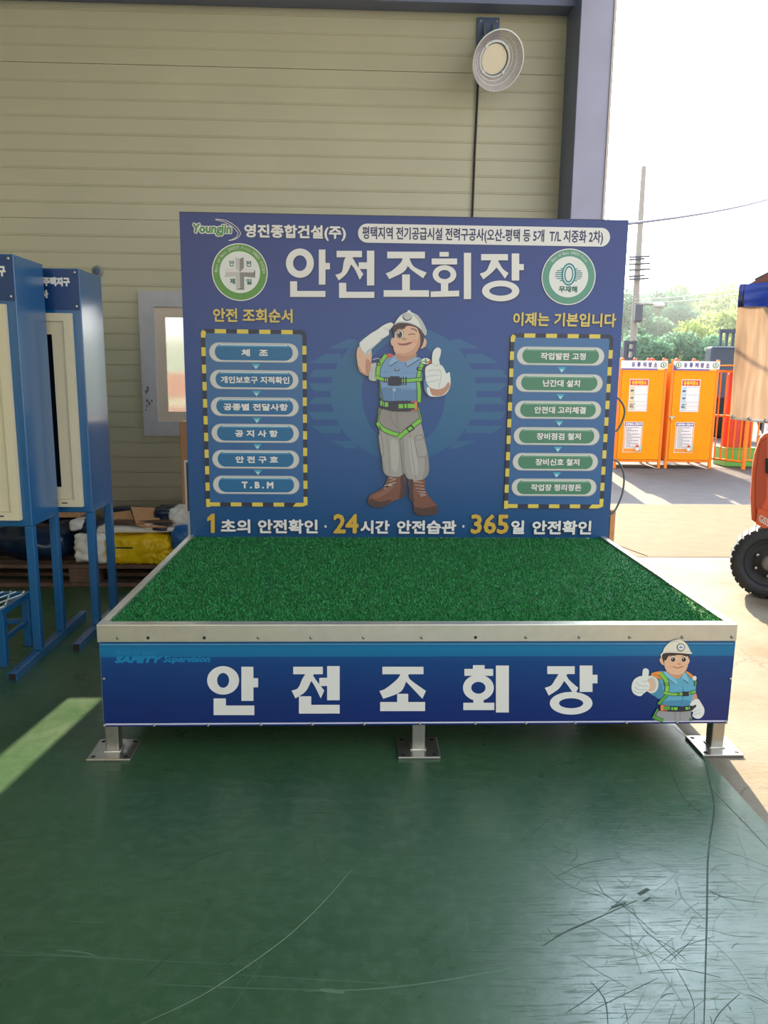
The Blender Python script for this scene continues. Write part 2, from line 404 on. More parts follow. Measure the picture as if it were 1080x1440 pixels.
def apron_material():
    m = mat('apron_concrete', (190, 178, 150), .8, noise_amt=.1, noise_scale=5, bump=.25, bump_scale=50)
    t = m.node_tree; b = t.nodes['Principled BSDF']; L = t.links.new
    g = N(t, 'ShaderNodeNewGeometry'); n = N(t, 'ShaderNodeTexNoise'); n.inputs['Scale'].default_value = 1.1; n.inputs['Detail'].default_value = 8; n.inputs['Roughness'].default_value = .65
    L(g.outputs['Position'], n.inputs['Vector'])
    r = N(t, 'ShaderNodeValToRGB'); e = r.color_ramp.elements
    e[0].position = .40; e[0].color = lin((98, 80, 52))+(1,); e[1].position = .62; e[1].color = lin((122, 113, 96))+(1,)
    L(n.outputs[0], r.inputs[0])
    v = N(t, 'ShaderNodeTexVoronoi', feature='DISTANCE_TO_EDGE'); v.inputs['Scale'].default_value = 1.0
    n2 = N(t, 'ShaderNodeTexNoise'); n2.inputs['Scale'].default_value = 3; n2.inputs['Detail'].default_value = 5; L(g.outputs['Position'], n2.inputs['Vector'])
    va = N(t, 'ShaderNodeVectorMath', operation='MULTIPLY_ADD'); va.inputs[1].default_value = (.5,)*3; L(n2.outputs['Color'], va.inputs[0]); L(g.outputs['Position'], va.inputs[2])
    L(va.outputs[0], v.inputs['Vector'])
    r2 = N(t, 'ShaderNodeValToRGB'); r2.color_ramp.elements[0].color = (.55, .5, .42, 1); r2.color_ramp.elements[1].position = .008
    L(v.outputs['Distance'], r2.inputs[0])
    mm = N(t, 'ShaderNodeMix', data_type='RGBA', blend_type='MULTIPLY'); mm.inputs[0].default_value = 1
    L(r.outputs[0], mm.inputs[6]); L(r2.outputs[0], mm.inputs[7]); L(mm.outputs[2], b.inputs['Base Color'])
    return m
struct(MB().box(PAINT_X, 12, -9, 5.9, -.1, -.001, apron_material()), 'apron_pavement')
struct(MB().box(-14, 30, 5.93, 8.42, -.1, -.004, M_tan).box(-14, 30, 8.42, 90, -.1, -.004, M_asph).box(-14, 30, 5.9, 5.93, -.1, -.012, M_joint), 'yard_ground')
# two long joints in the yard
yb = MB()
for (a, b) in (((858, 762), (910, 781)),):
    p, q = at(*a, 2, 0), at(*b, 2, 0)
    d = (q-p).normalized(); nn = Vector((-d.y, d.x, 0))*.008
    yb.quad(tuple(p-nn+Vector((0, 0, .001))), tuple(q-nn+Vector((0, 0, .001))), tuple(q+nn+Vector((0, 0, .001))), tuple(p+nn+Vector((0, 0, .001))), M_joint)
struct(yb, 'yard_ground_line')

# back wall: ribbed sandwich panel with a window hole
WX0, WX1, WZ0, WZ1 = -1.72, -.62, 1.04, 1.90
wb = MB()
def ribbed(x0, x1, z0, z1):
    P = .1125; prof = [(0, z0)]
    k = math.ceil(z0/P)
    while k*P < z1:
        z = k*P
        seam = (k % 9 == 4)
        if z-.012 > z0 and z+.012 < z1:
            if seam: prof += [(0, z-.002), (.010, z-.0015), (.010, z+.0015), (0, z+.002)]
            else: prof += [(0, z-.010), (-.005, z-.004), (-.005, z+.001), (.003, z+.003), (0, z+.007)]
        k += 1
    prof.append((0, z1))
    vs = []; fs = []
    for (d, z) in prof: vs += [(x0, WALL_Y+d, z), (x1, WALL_Y+d, z)]
    for i in range(len(prof)-1): fs.append((2*i, 2*i+1, 2*i+3, 2*i+2))
    wb.add(vs, fs, M_wall)
ribbed(-7, WX0, 0, 5.4); ribbed(WX1, 1.45, 0, 5.4); ribbed(WX0, WX1, 0, WZ0); ribbed(WX0, WX1, WZ1, 5.4)
wb.box(-7, WX0, WALL_Y+.012, WALL_Y+.1, 0, 5.4, M_wall2).box(WX1, 1.45, WALL_Y+.012, WALL_Y+.1, 0, 5.4, M_wall2)
wb.box(WX0, WX1, WALL_Y+.012, WALL_Y+.1, 0, WZ0, M_wall2).box(WX0, WX1, WALL_Y+.012, WALL_Y+.1, WZ1, 5.4, M_wall2)
struct(wb, 'wall_back')
struct(MB().box(-7.1, -7, -9, 5.9, 0, 5.4, M_wall2), 'wall_left')
ce = MB()   # roof with three gaps added behind the viewer to let sky light in
for (y0, y1) in ((-9, -7.8), (-6.2, -5.4), (-3.8, -3.0), (-1.4, 5.9)): ce.box(-7.1, 1.6, y0, y1, 5.4, 5.5, M_ceil)
for (y0, y1) in ((-7.8, -6.2), (-5.4, -3.8), (-3.0, -1.4)): ce.box(-7.1, -5.6, y0, y1, 5.4, 5.5, M_ceil).box(.6, 1.6, y0, y1, 5.4, 5.5, M_ceil)
struct(ce, 'ceiling')
# column beside the opening, girt along the wall top, header over the opening
cb = MB().box(1.2, 1.425, 5.452, WALL_Y+.1, 0, 5.4, M_steel_blue).box(1.203, 1.415, 5.448, 5.452, 0, 5.4, M_steel_lit)  # front painted paler than the sides: the fall of light put in colour
cb.box(1.416, 1.432, 5.44, 5.4515, 0, 5.4, mat('pale_corner_trim', (206, 196, 188), .5))
struct(cb, 'trim_1')
gb = MB().box(-7, 1.2, 5.60, 5.62, 3.845, 4.08, M_steel_blue).box(-7, 1.2, 5.62, WALL_Y-.006, 3.865, 3.895, M_steel_blue)
gb.box(-7, 1.2, 5.585, 5.605, 3.925, 3.933, M_steel_lit)
struct(gb, 'trim_2')
struct(MB().box(1.2, 1.45, -9, 5.448, 4.3, 5.4, M_steel_lit), 'trim_3')

# window: casing, sash frame, textured pane
M_cas = mat('grey_white_casing', (196, 196, 202), .5, noise_amt=.06, noise_scale=14)
M_pvc = mat('warm_white_pvc', (222, 208, 190), .4)
def pane_material():
    m = bpy.data.materials.new('textured_pane'); m.use_nodes = True
    t = m.node_tree; t.nodes.clear(); L = t.links.new
    out = N(t, 'ShaderNodeOutputMaterial'); tr = N(t, 'ShaderNodeBsdfTransparent'); tl = N(t, 'ShaderNodeBsdfTranslucent'); rf = N(t, 'ShaderNodeBsdfRefraction')
    tr.inputs[0].default_value = (.9, .92, .9, 1); tl.inputs[0].default_value = (.26, .27, .25, 1); rf.inputs['Roughness'].default_value = .22; rf.inputs['IOR'].default_value = 1.12; rf.inputs[0].default_value = (.6, .62, .6, 1)
    g = N(t, 'ShaderNodeNewGeometry'); n = N(t, 'ShaderNodeTexNoise'); n.inputs['Scale'].default_value = 90; n.inputs['Detail'].default_value = 3
    L(g.outputs['Position'], n.inputs['Vector'])
    bp = N(t, 'ShaderNodeBump'); bp.inputs['Strength'].default_value = .5; bp.inputs['Distance'].default_value = .004; L(n.outputs[0], bp.inputs['Height']); L(bp.outputs[0], rf.inputs['Normal'])
    a = N(t, 'ShaderNodeMixShader'); a.inputs[0].default_value = .35; L(rf.outputs[0], a.inputs[1]); L(tl.outputs[0], a.inputs[2])
    b = N(t, 'ShaderNodeMixShader'); b.inputs[0].default_value = .12; L(a.outputs[0], b.inputs[1]); L(tr.outputs[0], b.inputs[2]); L(b.outputs[0], out.inputs[0])
    return m
win = bpy.data.objects.new('window_1', None); C.objects.link(win); win.location = (-1.17, WALL_Y, .94); WLOC['window_1'] = Vector(win.location); win['kind'] = 'structure'
def frame(mb, x0, x1, z0, z1, w, y0, y1, m):
    mb.box(x0, x0+w, y0, y1, z0, z1, m).box(x1-w, x1, y0, y1, z0, z1, m)
    mb.box(x0+w, x1-w, y0, y1, z0, z0+w, m).box(x0+w, x1-w, y0, y1, z1-w, z1, m)
    return mb
c = frame(MB(), -1.82, -.52, .945, 1.985, .108, WALL_Y-.022, WALL_Y+.02, M_cas)
M_dirt = mat('dirt_smear', (120, 112, 104), .8)
rnd = random.Random(5)
for k in range(9):
    p = at(203+rnd.random()*11, 540+rnd.random()*38, 1, WALL_Y-.0225); r0 = .004+rnd.random()*.007
    c.add([(p.x+r0*math.cos(t*.9)*(.6+rnd.random()*.6), p.y-.0005, p.z+r0*1.5*math.sin(t*.9)*(.6+rnd.random()*.6)) for t in range(7)], [tuple(range(7))], M_dirt)
c.build('casing', win)
frame(MB(), -1.712, -1.185, 1.053, 1.877, .072, WALL_Y-.005, WALL_Y+.02, M_pvc).build('sash', win)   # left sash
frame(MB(), -1.03, -.55, 1.053, 1.877, .072, WALL_Y+.025, WALL_Y+.05, M_pvc).build('sash', win)        # unseen right sash, set ajar to shape the sun streak on the floor
M_pane = pane_material()
MB().box(-1.640, -1.257, WALL_Y+.004, WALL_Y+.010, 1.125, 1.805, M_pane).build('pane', win)
MB().box(-.958, -.622, WALL_Y+.034, WALL_Y+.040, 1.125, 1.805, M_pane).build('pane', win)
M_rear = M_wall2
struct(MB().box(-7, -2.4, -9.1, -9, 0, 5.4, M_rear).box(-2.4, 1.45, -9.1, -9, 4.4, 5.4, M_rear), 'wall_rear')

# ================================================================ STAGE
Yf, Yb, ZS = 2.7145, 4.284, .5141
M_alu = mat('brushed_aluminium', (206, 200, 186), .38, .75, noise_amt=.04, noise_scale=30)
M_galv = mat('stainless_steel', (176, 172, 164), .3, .9, noise_amt=.06, noise_scale=40)
M_hole = mat('dark_hole', (26, 26, 26), .8)
M_screw = mat('zinc_screw', (150, 150, 146), .35, .9)
M_turfbase = mat('turf_backing', (22, 92, 44), .9, noise_amt=.25, noise_scale=60)
M_side = mat('white_side_sheet', (206, 210, 196), .45)
stage = thing('stage_platform', 'low stage with green turf top and a blue printed front banner on steel feet', 'stage', (0, Yf+.78, 0))
SX = 1.189
FX0, FX1 = at(135, 878, 1, Yf).x, at(1038, 877, 1, Yf).x
YB2 = Yb+.05
def rail(x0, x1, y0, y1): return MB().bbox(x0, x1, y0, y1, ZS-.068, ZS, M_alu, .003)
front_rail = rail(FX0, FX1, Yf, Yf+.042).build('rail', stage)
rail(FX0, FX0+.030, Yf+.043, YB2).build('rail', stage); rail(FX1-.030, FX1, Yf+.043, YB2).build('rail', stage)
MB().bbox(FX0+.043, FX1-.043, Yb-.045, Yb-.003, ZS-.068, ZS-.031, M_alu, .003).build('rail', stage)
def dome(mb, p, r, m, ny=-1):
    M = Matrix.Translation(p) @ Matrix.Rotation(math.pi/2, 4, 'X')
    return mb.lathe([(r, 0), (r, r*.3), (r*.6, r*.65), (.0005, r*.75)], m, M, 10)
for px in (165, 208, 287, 363, 437, 511, 593, 669, 740, 815, 886, 960, 1030):
    p = at(px, 888.5, 1, Yf); dome(MB(), Vector((p.x, Yf-.001, ZS-.050)), .0058, M_screw if px not in (208, 287, 669) else M_hole).build('screw', front_rail)
# turf: backing plus blades
tb = MB().box(FX0+.030, FX1-.030, Yf+.043, Yb-.002, ZS-.03, ZS-.012, M_turfbase)
M_blade = []
for i, cc in enumerate(((28, 122, 56), (34, 140, 66), (20, 102, 46), (56, 158, 82))):
    b_ = mat('turf_blade', cc, .55); M_blade.append(b_)
rnd = random.Random(3)
NBL = 80000
for i in range(NBL):
    x = FX0+.034+rnd.random()*(FX1-FX0-.068); y = Yf+.048+(rnd.random()**1.3)*(Yb-Yf-.058)
    a = rnd.random()*6.283; w = .0030; h = .005+rnd.random()*.006; lx = (rnd.random()-.5)*.010; ly = (rnd.random()-.5)*.010
    dx, dy = w*math.cos(a), w*math.sin(a); z = ZS-.013
    tb.add([(x-dx, y-dy, z), (x+dx, y+dy, z), (x+lx, y+ly, z+h)], [(0, 1, 2)], M_blade[rnd.randrange(4)])
tb.build('turf', stage)
# banner
BZ0, BZ1 = .119, ZS-.068
M_ban = zramp('banner_print', [(.119, (10, 36, 104)), (.22, (8, 44, 108)), (.36, (8, 60, 120)), (.3905, (10, 70, 128)), (.392, (14, 104, 150)), (.425, (16, 112, 158)), (.446, (14, 84, 132))], .3)
M_white = mat('white_print', (228, 224, 218), .4)
M_line = mat('pale_blue_line', (120, 176, 204), .4)
M_teal = mat('teal_print', (22, 124, 172), .4)
bl, br = at(143, 950, 1, Yf).x, at(1029, 950, 1, Yf).x
ban = MB().box(bl, br, Yf-.004, Yf+.004, BZ0, BZ1, M_ban)
A = Art(ban, Yf-.004)
A.rect(bl+.004, BZ1-.0075, br-.004, BZ1-.0055, M_line, True)
A.rect(bl+.003, BZ0+.006, br-.003, BZ0+.012, mat('lilac_white_line', (206, 204, 222), .4), True)
A.ptext('Best of best', 163.6, 913.2, 220, 921.2, M_teal, .001, .35)
A.ptext('SAFETY', 162.5, 922.5, 226.5, 932.5, M_teal, .006, .35)
A.ptext('Supervision', 230, 922, 295.5, 934, M_teal, .003, .35)
def ring(a, cx, cy, rx, ry, ix, iy, m): a.ell(cx, cy, rx, ry, m, 48, False, (ix, iy))
def banner_title(a, m):
    ring(a, 313.8, 956.7, 22.5, 20, 8.4, 10.4, m); a.rect(339.5, 937.5, 356.4, 985.5, m); a.rect(356.4, 953.5, 363, 966.4, m)
    a.poly([(300.4, 982), (317.7, 982), (317.7, 992), (357.7, 992), (357.7, 1005.5), (300.4, 1005.5)], m)
    def jieut(x0, x1, y0, y1, cx, yl, xl, xr, w=15):
        a.rect(x0, y0, x1, y1, m)
        a.poly(catmull([(cx-2, y1-1), (cx-7, y1+7), (xl+9, yl-6.5), (xl, yl-3)], 5, False)+[(xl+5.5, yl+8)]+catmull([(xl+5.5, yl+8), (cx-2, yl-2), (cx+7, y1+6), (cx+9.5, y1-1)], 5, False), m)
        a.poly(catmull([(cx+2, y1+7), (cx+9, y1+14), (xr-5, yl+8)], 5, False)+[(xr, yl-3)]+catmull([(xr, yl-3), (cx+13, y1+9), (cx+9, y1+3)], 5, False), m)
    jieut(412.4, 454, 937.5, 948, 432, 974, 410, 456); a.rect(460, 936.6, 477.7, 984.6, m); a.rect(449, 953, 460, 964.6, m)
    a.poly([(420.4, 979), (437.7, 979), (437.7, 991), (477.7, 991), (477.7, 1003.3), (420.4, 1003.3)], m)
    jieut(537.7, 595.5, 937.5, 948, 565.5, 974.5, 533.5, 599); a.rect(558.5, 975.5, 574, 988, m); a.rect(534.6, 987, 597.7, 999.8, m)
    a.rect(665, 935.2, 681.4, 942, m); a.rect(653, 940.5, 693.4, 950.2, m); ring(a, 672.7, 967, 21.7, 18.3, 10, 8.3, m)
    a.rect(665.6, 983, 680, 989, m); a.rect(651.5, 988, 695, 998.3, m); a.rect(697.3, 935.7, 715.5, 1001.7, m)
    jieut(769.5, 808, 936.7, 947.7, 788, 970, 766, 813); a.rect(815, 935.7, 833, 972.8, m); a.rect(833, 948.7, 840, 960.7, m)
    ring(a, 803, 988.7, 30, 16, 17, 7, m)
banner_title(A, M_white)

# printed worker colours
K = {k: mat('print_'+k, v, .4) for k, v in dict(skin=(228, 182, 146), skin2=(204, 150, 118), hair=(58, 44, 44), white=(226, 226, 220), shade=(190, 190, 186),
     dark=(40, 42, 54), shirt=(96, 168, 196), shirt2=(74, 138, 172), shirt3=(126, 188, 212), green=(128, 196, 72), green2=(88, 160, 66), orange=(230, 150, 64), red=(206, 92, 66),
     grey=(158, 154, 156), grey2=(128, 126, 132), navy=(46, 66, 108), mouth=(170, 84, 70), blush=(236, 168, 140), cream=(228, 220, 198)).items()}
def banner_worker(a):
    k = K
    a.blob([(405, 985), (600, 995), (800, 975), (822, 1040), (815, 1108), (600, 1110), (375, 1108), (385, 1040)], k['grey'])
    a.stroke([(620, 1000), (625, 1060), (615, 1108)], 10, k['grey2']); a.stroke([(690, 1000), (685, 1060), (690, 1108)], 8, k['grey2'])
    a.blob([(880, 760), (905, 830), (880, 870), (835, 870), (830, 820)], k['skin2'])
    a.blob([(340, 520), (470, 480), (600, 545), (690, 550), (765, 485), (850, 560), (885, 690), (850, 790), (815, 920), (640, 925), (450, 908), (490, 840), (430, 830), (320, 760), (380, 660)], k['shirt'])
    a.blob([(320, 540), (400, 560), (450, 640), (465, 740), (430, 835), (365, 800), (300, 755), (380, 690)], k['shirt2'])
    a.blob([(500, 860), (640, 850), (800, 850), (812, 918), (640, 925), (452, 908)], k['shirt2'])
    a.ell(325, 648, 88, 112, k['cream']); a.ell(318, 652, 62, 88, k['shade']); a.ell(302, 662, 58, 76, k['skin'])
    a.blob([(72, 670), (95, 600), (150, 555), (210, 545), (265, 590), (300, 650), (285, 715), (225, 765), (180, 798), (110, 775), (78, 730)], k['white'])
    a.blob([(210, 490), (222, 455), (250, 446), (282, 460), (290, 490), (284, 545), (262, 610), (215, 600), (206, 560)], k['white'])
    for p in ([(130, 625), (180, 665), (285, 672)], [(110, 675), (160, 715), (265, 715)], [(95, 725), (150, 755), (230, 750)], [(205, 600), (240, 615), (275, 600)]): a.stroke(p, 9, k['shade'])
    a.blob([(815, 890), (860, 845), (915, 835), (960, 900), (990, 960), (985, 1025), (945, 1075), (885, 1080), (840, 1045), (850, 1000), (805, 975)], k['white'])
    a.stroke([(855, 995), (905, 980), (935, 965)], 8, k['shade']); a.stroke([(850, 1030), (910, 1015), (950, 1000)], 8, k['shade']); a.blob([(805, 950), (880, 905), (880, 940), (820, 965)], k['dark'])
    a.blob([(500, 480), (700, 500), (735, 500), (690, 560), (640, 575), (560, 540)], k['skin2'])
    a.blob([(425, 345), (440, 312), (475, 320), (485, 400), (452, 392)], k['skin']); a.blob([(785, 325), (805, 335), (798, 375), (778, 392)], k['skin'])
    a.blob([(450, 262), (490, 240), (640, 235), (790, 250), (798, 330), (770, 330), (640, 300), (520, 330), (492, 405), (470, 360)], k['hair'])
    a.blob([(492, 330), (486, 410), (515, 475), (590, 522), (700, 520), (765, 460), (788, 370), (785, 300), (700, 278), (560, 282)], k['skin'])
    a.blob([(488, 255), (640, 245), (785, 255), (772, 290), (700, 275), (600, 282), (540, 290), (505, 345), (485, 330)], k['hair'])
    a.blob([(440, 268), (465, 238), (490, 180), (560, 112), (640, 82), (682, 84), (755, 125), (798, 190), (818, 236), (838, 252), (805, 262), (640, 250), (480, 255), (448, 310)], k['cream'])
    a.stroke([(470, 240), (640, 232), (815, 240)], 6, k['shade']); a.stroke([(560, 130), (630, 100), (680, 125)], 8, k['shade'])
    a.ell(692, 180, 52, 50, k['dark']); a.ell(694, 179, 42, 40, k['white']); a.rect(668, 178, 718, 190, k['shirt2']); a.poly([(680, 178), (694, 156), (708, 178)], k['shirt2'])
    for cx in (595, 730): a.ell(cx, 328, 33, 34, k['white']); a.ell(cx, 332, 28, 29, k['hair']); a.ell(cx-8, 322, 7, 7, k['white'], 12)
    a.stroke([(555, 295), (590, 280), (625, 290)], 7, k['hair']); a.stroke([(705, 298), (735, 284), (765, 296)], 7, k['hair'])
    a.ell(672, 388, 24, 12, k['skin2'], 20); a.ell(560, 425, 30, 22, k['blush'], 20); a.stroke([(595, 420), (650, 440), (725, 418)], 9, k['mouth'])
    a.blob([(470, 490), (520, 500), (640, 600), (625, 650), (520, 570)], k['shirt3']); a.stroke([(525, 565), (625, 648)], 7, k['navy'], False)
    a.blob([(735, 500), (760, 520), (790, 625), (720, 590), (690, 600)], k['shirt3']); a.stroke([(720, 580), (788, 630)], 7, k['navy'], False)
    a.stroke([(720, 660), (725, 760), (715, 910)], 5, k['shirt2'])
    def strap(p, w, m=k['green'], sm=True): a.stroke(p, w+12, k['dark'], sm); a.stroke(p, w, m, sm)
    a.blob([(315, 520), (390, 486), (470, 500), (450, 580), (425, 580)], k['orange']); a.stroke([(345, 520), (405, 540), (440, 582)], 12, k['red'])
    a.blob([(750, 478), (810, 505), (850, 545), (830, 565), (790, 530)], k['orange']); a.stroke([(785, 520), (828, 565)], 10, k['red'])
    strap([(435, 505), (500, 590), (520, 660), (512, 740)], 46); a.rect(478, 630, 545, 660, k['dark']); a.rect(488, 637, 536, 653, k['green'])
    strap([(855, 550), (880, 620), (872, 670)], 18, k['green2']); a.ell(865, 568, 26, 30, k['white'], 20)
    strap([(510, 785), (450, 850), (410, 898)], 34, k['green2'])
    strap([(470, 750), (580, 772), (640, 770), (715, 768)], 30); a.rect(645, 752, 655, 790, k['dark']); a.rect(665, 752, 674, 790, k['dark'])
    strap([(785, 762), (880, 735)], 26, k['green'], False); a.rect(712, 738, 792, 795, k['dark']); a.rect(818, 740, 826, 775, k['dark'])
    a.blob([(440, 915), (640, 935), (832, 915), (835, 975), (640, 992), (445, 975)], k['dark'])
    a.rect(470, 925, 556, 965, k['green2']); a.rect(572, 932, 592, 970, k['green']); a.rect(602, 934, 648, 970, k['green']); a.rect(750, 932, 784, 966, k['green']); a.rect(792, 930, 804, 962, k['green'])
    a.poly([(435, 905), (520, 905), (520, 918), (476, 918), (476, 968), (520, 968), (520, 980), (435, 980)], k['red']); a.rect(438, 908, 468, 972, k['orange'])
    strap([(402, 955), (365, 1020), (338, 1080)], 18, k['green2']); strap([(360, 1055), (410, 1085), (470, 1102)], 34, k['green2'])
    strap([(825, 1070), (815, 1108)], 14, k['green2'], False)
banner_worker(A.sub(.1111, 880, 890))
front_banner = ban.build('front_banner', stage)
for px in (147, 217, 293, 367, 439, 512, 590, 668, 739, 808, 880, 951, 1020):
    p = at(px, 1017, 1, Yf); dome(MB(), Vector((p.x, Yf-.005, BZ0+.004)), .006, M_screw).build('screw', front_banner)
for px in (146.5, 1026):
    p = at(px, 954, 1, Yf); dome(MB(), Vector((p.x, Yf-.005, p.z)), .006, M_screw).build('screw', front_banner)
for x in (FX0+.006, FX1-.010): MB().box(x, x+.004, Yf+.005, YB2, BZ0, BZ1, M_side).build('side_panel', stage)
# feet
def leg(cx, cy, back=False):
    l = MB().bbox(cx-.025, cx+.025, cy-.025, cy+.025, .010, BZ0+.06, M_galv, .004).build('leg', stage)
    b = MB().bbox(cx-.08, cx+.08, cy-.08, cy+.08, 0, .010, M_galv, .002)
    for dx in (-.06, .06):
        for dy in (-.06, .06):
            b.add([(cx+dx+.009*math.cos(t*math.pi/6), cy+dy+.009*math.sin(t*math.pi/6), .0104) for t in range(12)], [tuple(range(12))], M_hole)
    b.build('base_plate', l)
    w = MB()
    pts = [(cx+sx*.027, cy+sy*.027, .012) for sx, sy in ((-1, -1), (1, -1), (1, 1), (-1, 1), (-1, -1))]
    w.tube(pts, .004, M_alu, 6).build('weld_bead', l)
for cx in (-1.158, -.003, 1.158):
    for cy in (Yf+.034, Yb-.06): leg(cx, cy)

# ================================================================ BACKDROP BOARD
M_board = zramp('board_print', [(.5, (14, 76, 124)), (1.0, (22, 76, 134)), (1.5, (34, 72, 138)), (2.0, (38, 60, 128)), (2.25, (36, 58, 122))], .32)
M_ghost = zramp('board_emblem_print', [(.8, (26, 88, 140)), (1.3, (38, 100, 138)), (1.8, (42, 92, 146))], .32)
M_panelL = zramp('board_panel_print', [(.6, (38, 92, 146)), (1.7, (62, 108, 156))], .32)
M_edge = mat('black_board_edge', (34, 40, 62), .5)
board = thing('backdrop_board', 'tall blue printed safety board standing at the back of the turf stage', 'sign board', (.014, Yb+.03, 0))
BX0, BX1, BH = -1.179, 1.2075, 2.2424
bo = MB().box(BX0, BX1, Yb, Yb+.03, ZS-.011, BH, M_board)
bo.box(BX0-.001, BX1+.001, Yb+.002, Yb+.031, BH, BH+.004, M_edge)
A = Art(bo, Yb)
# ghost emblem
A.ell(567.5, 553, 102.5, 95, M_ghost, 64, False, (59, 76))
for (y0, y1, x0, x1, s) in ((477, 490, 462, 674, 16), (497.5, 511, 434, 702, 14), (519.5, 530.5, 434, 714, 3), (539, 550, 433, 713, -4), (558.5, 568, 434, 711, 3), (579, 590, 433, 712, -3), (598.5, 609, 437, 708, -8), (620, 631, 463, 669, -16)):
    h = 66 if y0 in (477, 620) else 88
    A.poly([(x0, y1 if s > 0 else y0), (x0+abs(s)*1.4+4, y0 if s > 0 else y1), (567-h, y0 if s > 0 else y1), (567-h, y1 if s > 0 else y0)], M_ghost); A.poly([(567.5+h, y0 if s > 0 else y1), (x1-abs(s)*1.4-4, y0 if s > 0 else y1), (x1, y1 if s > 0 else y0), (567.5+h, y1 if s > 0 else y0)], M_ghost)
M_gold = mat('gold_print', (214, 190, 104), .4); M_gold2 = mat('dark_gold_print', (206, 168, 60), .4); M_yel = mat('yellow_dash', (222, 198, 84), .4); M_blk = mat('black_dash', (42, 48, 66), .4)
M_outl = mat('dark_outline_print', (34, 46, 84), .4); M_silver = mat('silver_print', (206, 204, 198), .35); M_silver2 = mat('silver_shade_print', (150, 156, 164), .35)
# title
def title(a, m):
    ring(a, 421.8, 370.1, 19.6, 20.6, 9.6, 11, m); a.rect(448.4, 351, 457.7, 400.3, m); a.rect(457.7, 369.8, 464, 379, m)
    a.poly([(408, 395.6), (417.9, 395.6), (417.9, 409.2), (457.7, 409.2), (457.7, 417.6), (408, 417.6)], m)
    def jieut(x0, x1, y0, y1, cx, yl, xl, xr):
        a.rect(x0, y0, x1, y1, m)
        a.poly(catmull([(cx-4, y1-1), (cx-7, y1+6), (xl+9, yl-8), (xl, yl-4)], 5, False)+catmull([(xl+5, yl+4), (cx-3, yl-6), (cx+4, y1+8), (cx+6, y1-1)], 5, False), m)
        a.poly(catmull([(cx+1, y1+8), (cx+8, y1+16), (xr-5, yl+3)], 5, False)+catmull([(xr, yl-5), (cx+12, y1+12), (cx+6, y1+2)], 5, False), m)
    jieut(473.4, 509, 352.8, 361.8, 490.5, 390.5, 471.5, 511); a.rect(516, 352.6, 526.4, 401.5, m); a.rect(504.5, 369, 516.5, 378.4, m)
    a.poly([(476.8, 397.8), (487, 397.8), (487, 410.4), (526.4, 410.4), (526.4, 419), (476.8, 419)], m)
    jieut(544.5, 597.5, 354, 363.4, 570.5, 388.5, 542.5, 600); a.rect(565.5, 386, 576.3, 409, m); a.rect(539.5, 408.2, 603.3, 417.4, m)
    a.rect(618, 354.4, 631, 361, m); a.rect(607, 363.6, 642.8, 372, m); ring(a, 625, 386.2, 16.6, 13.2, 8.6, 6.4, m); a.rect(620, 398.4, 630.2, 410, m)
    a.poly([(605.6, 410), (645.6, 408.6), (645.6, 416.8), (605.6, 417.8)], m); a.rect(652.2, 355.6, 662.4, 420.6, m)
    jieut(676.5, 714.2, 357.4, 366.2, 695, 389, 674.5, 715); a.rect(719.4, 356.6, 730, 394.6, m); a.rect(730, 371.4, 736.5, 380, m)
    ring(a, 704, 409.2, 26.2, 14.6, 16, 6.6, m)
S2 = Art(bo, Yb); S2.par = A; S2.ox, S2.oy = 1.2, 1.4
title(S2, M_outl); title(A, M_white)
# logo and company line
M_lg = mat('logo_green', (86, 140, 84), .4)
A.ptext('Youngjin', 269, 313.4, 327, 333.2, M_white, .016, .1); A.ptext('Youngjin', 270.2, 314.8, 325.8, 331.8, M_lg, .005, .1)
a = A.sub(.12037, 260, 300)
a.stroke([(358, 68), (480, 85), (590, 150), (640, 210), (650, 240), (620, 285), (560, 312), (510, 318)], 7, M_white)
a.stroke([(358, 76), (470, 105), (560, 160), (612, 215), (622, 240), (600, 280), (550, 308), (510, 318)], 7, M_white)
A.ptext('영진종합건설(주)', 344.2, 317.0, 487.2, 339.0, M_outl, .0065); A.ptext('영진종합건설(주)', 343.6, 316.2, 486.6, 338.2, M_white, .0055)
p0, p1 = at(503.4, 328, 1, Yb), at(857.6, 333.6, 1, Yb)
zt, zb_ = at(680, 317.6, 1, Yb).z, at(680, 344.2, 1, Yb).z
A.pill(p0.x, zb_, p1.x, zt, M_white)
M_navy = mat('navy_print', (44, 50, 92), .4)
A.ptext('평택지역 전기공급시설 전력구공사(오산-평택 등 5개  T/L 지중화 2차)', 509.5, 321.4, 848, 342.0, M_navy, .003)
# emblems
def emblem(cx, cy, rp, green, txt, a0, a1):
    c0 = at(cx, cy, 1, Yb); r = rp*(at(cx+10, cy, 1, Yb).x-c0.x)/10
    A.ell(c0.x, c0.z, r, r, M_white, 64, True); A.ell(c0.x, c0.z, r*.965, r*.965, green, 64, True); A.ell(c0.x, c0.z, r*.725, r*.725, K['white'], 64, True)
    A.arc(txt, c0.x, c0.z, r*.80, R(a0), R(a1), r*.15, M_silver)
    return c0, r
c0, r = emblem(337.4, 383, 39.2, mat('emblem_green', (98, 150, 74), .4), 'Best of Best SAFETY First YABES SYSTEM', 178, 2)
cl = [mat('cross_'+str(i), v, .4) for i, v in enumerate(((196, 192, 188), (140, 134, 132), (222, 218, 214), (112, 106, 106)))]
w, L_ = r*.15, r*.55
def cr(pts, m): A.poly([(c0.x+x, c0.z+z) for x, z in pts], m, True)
cr([(-w, L_*.95), (0, L_*.85), (0, 0), (-w, w)], cl[0]); cr([(w, L_*.95), (0, L_*.85), (0, 0), (w, w)], cl[1])
cr([(L_, w*.7), (L_*.9, 0), (0, 0), (w, w)], cl[2]); cr([(L_, -w*1.2), (L_*.9, 0), (0, 0), (w, -w)], cl[1])
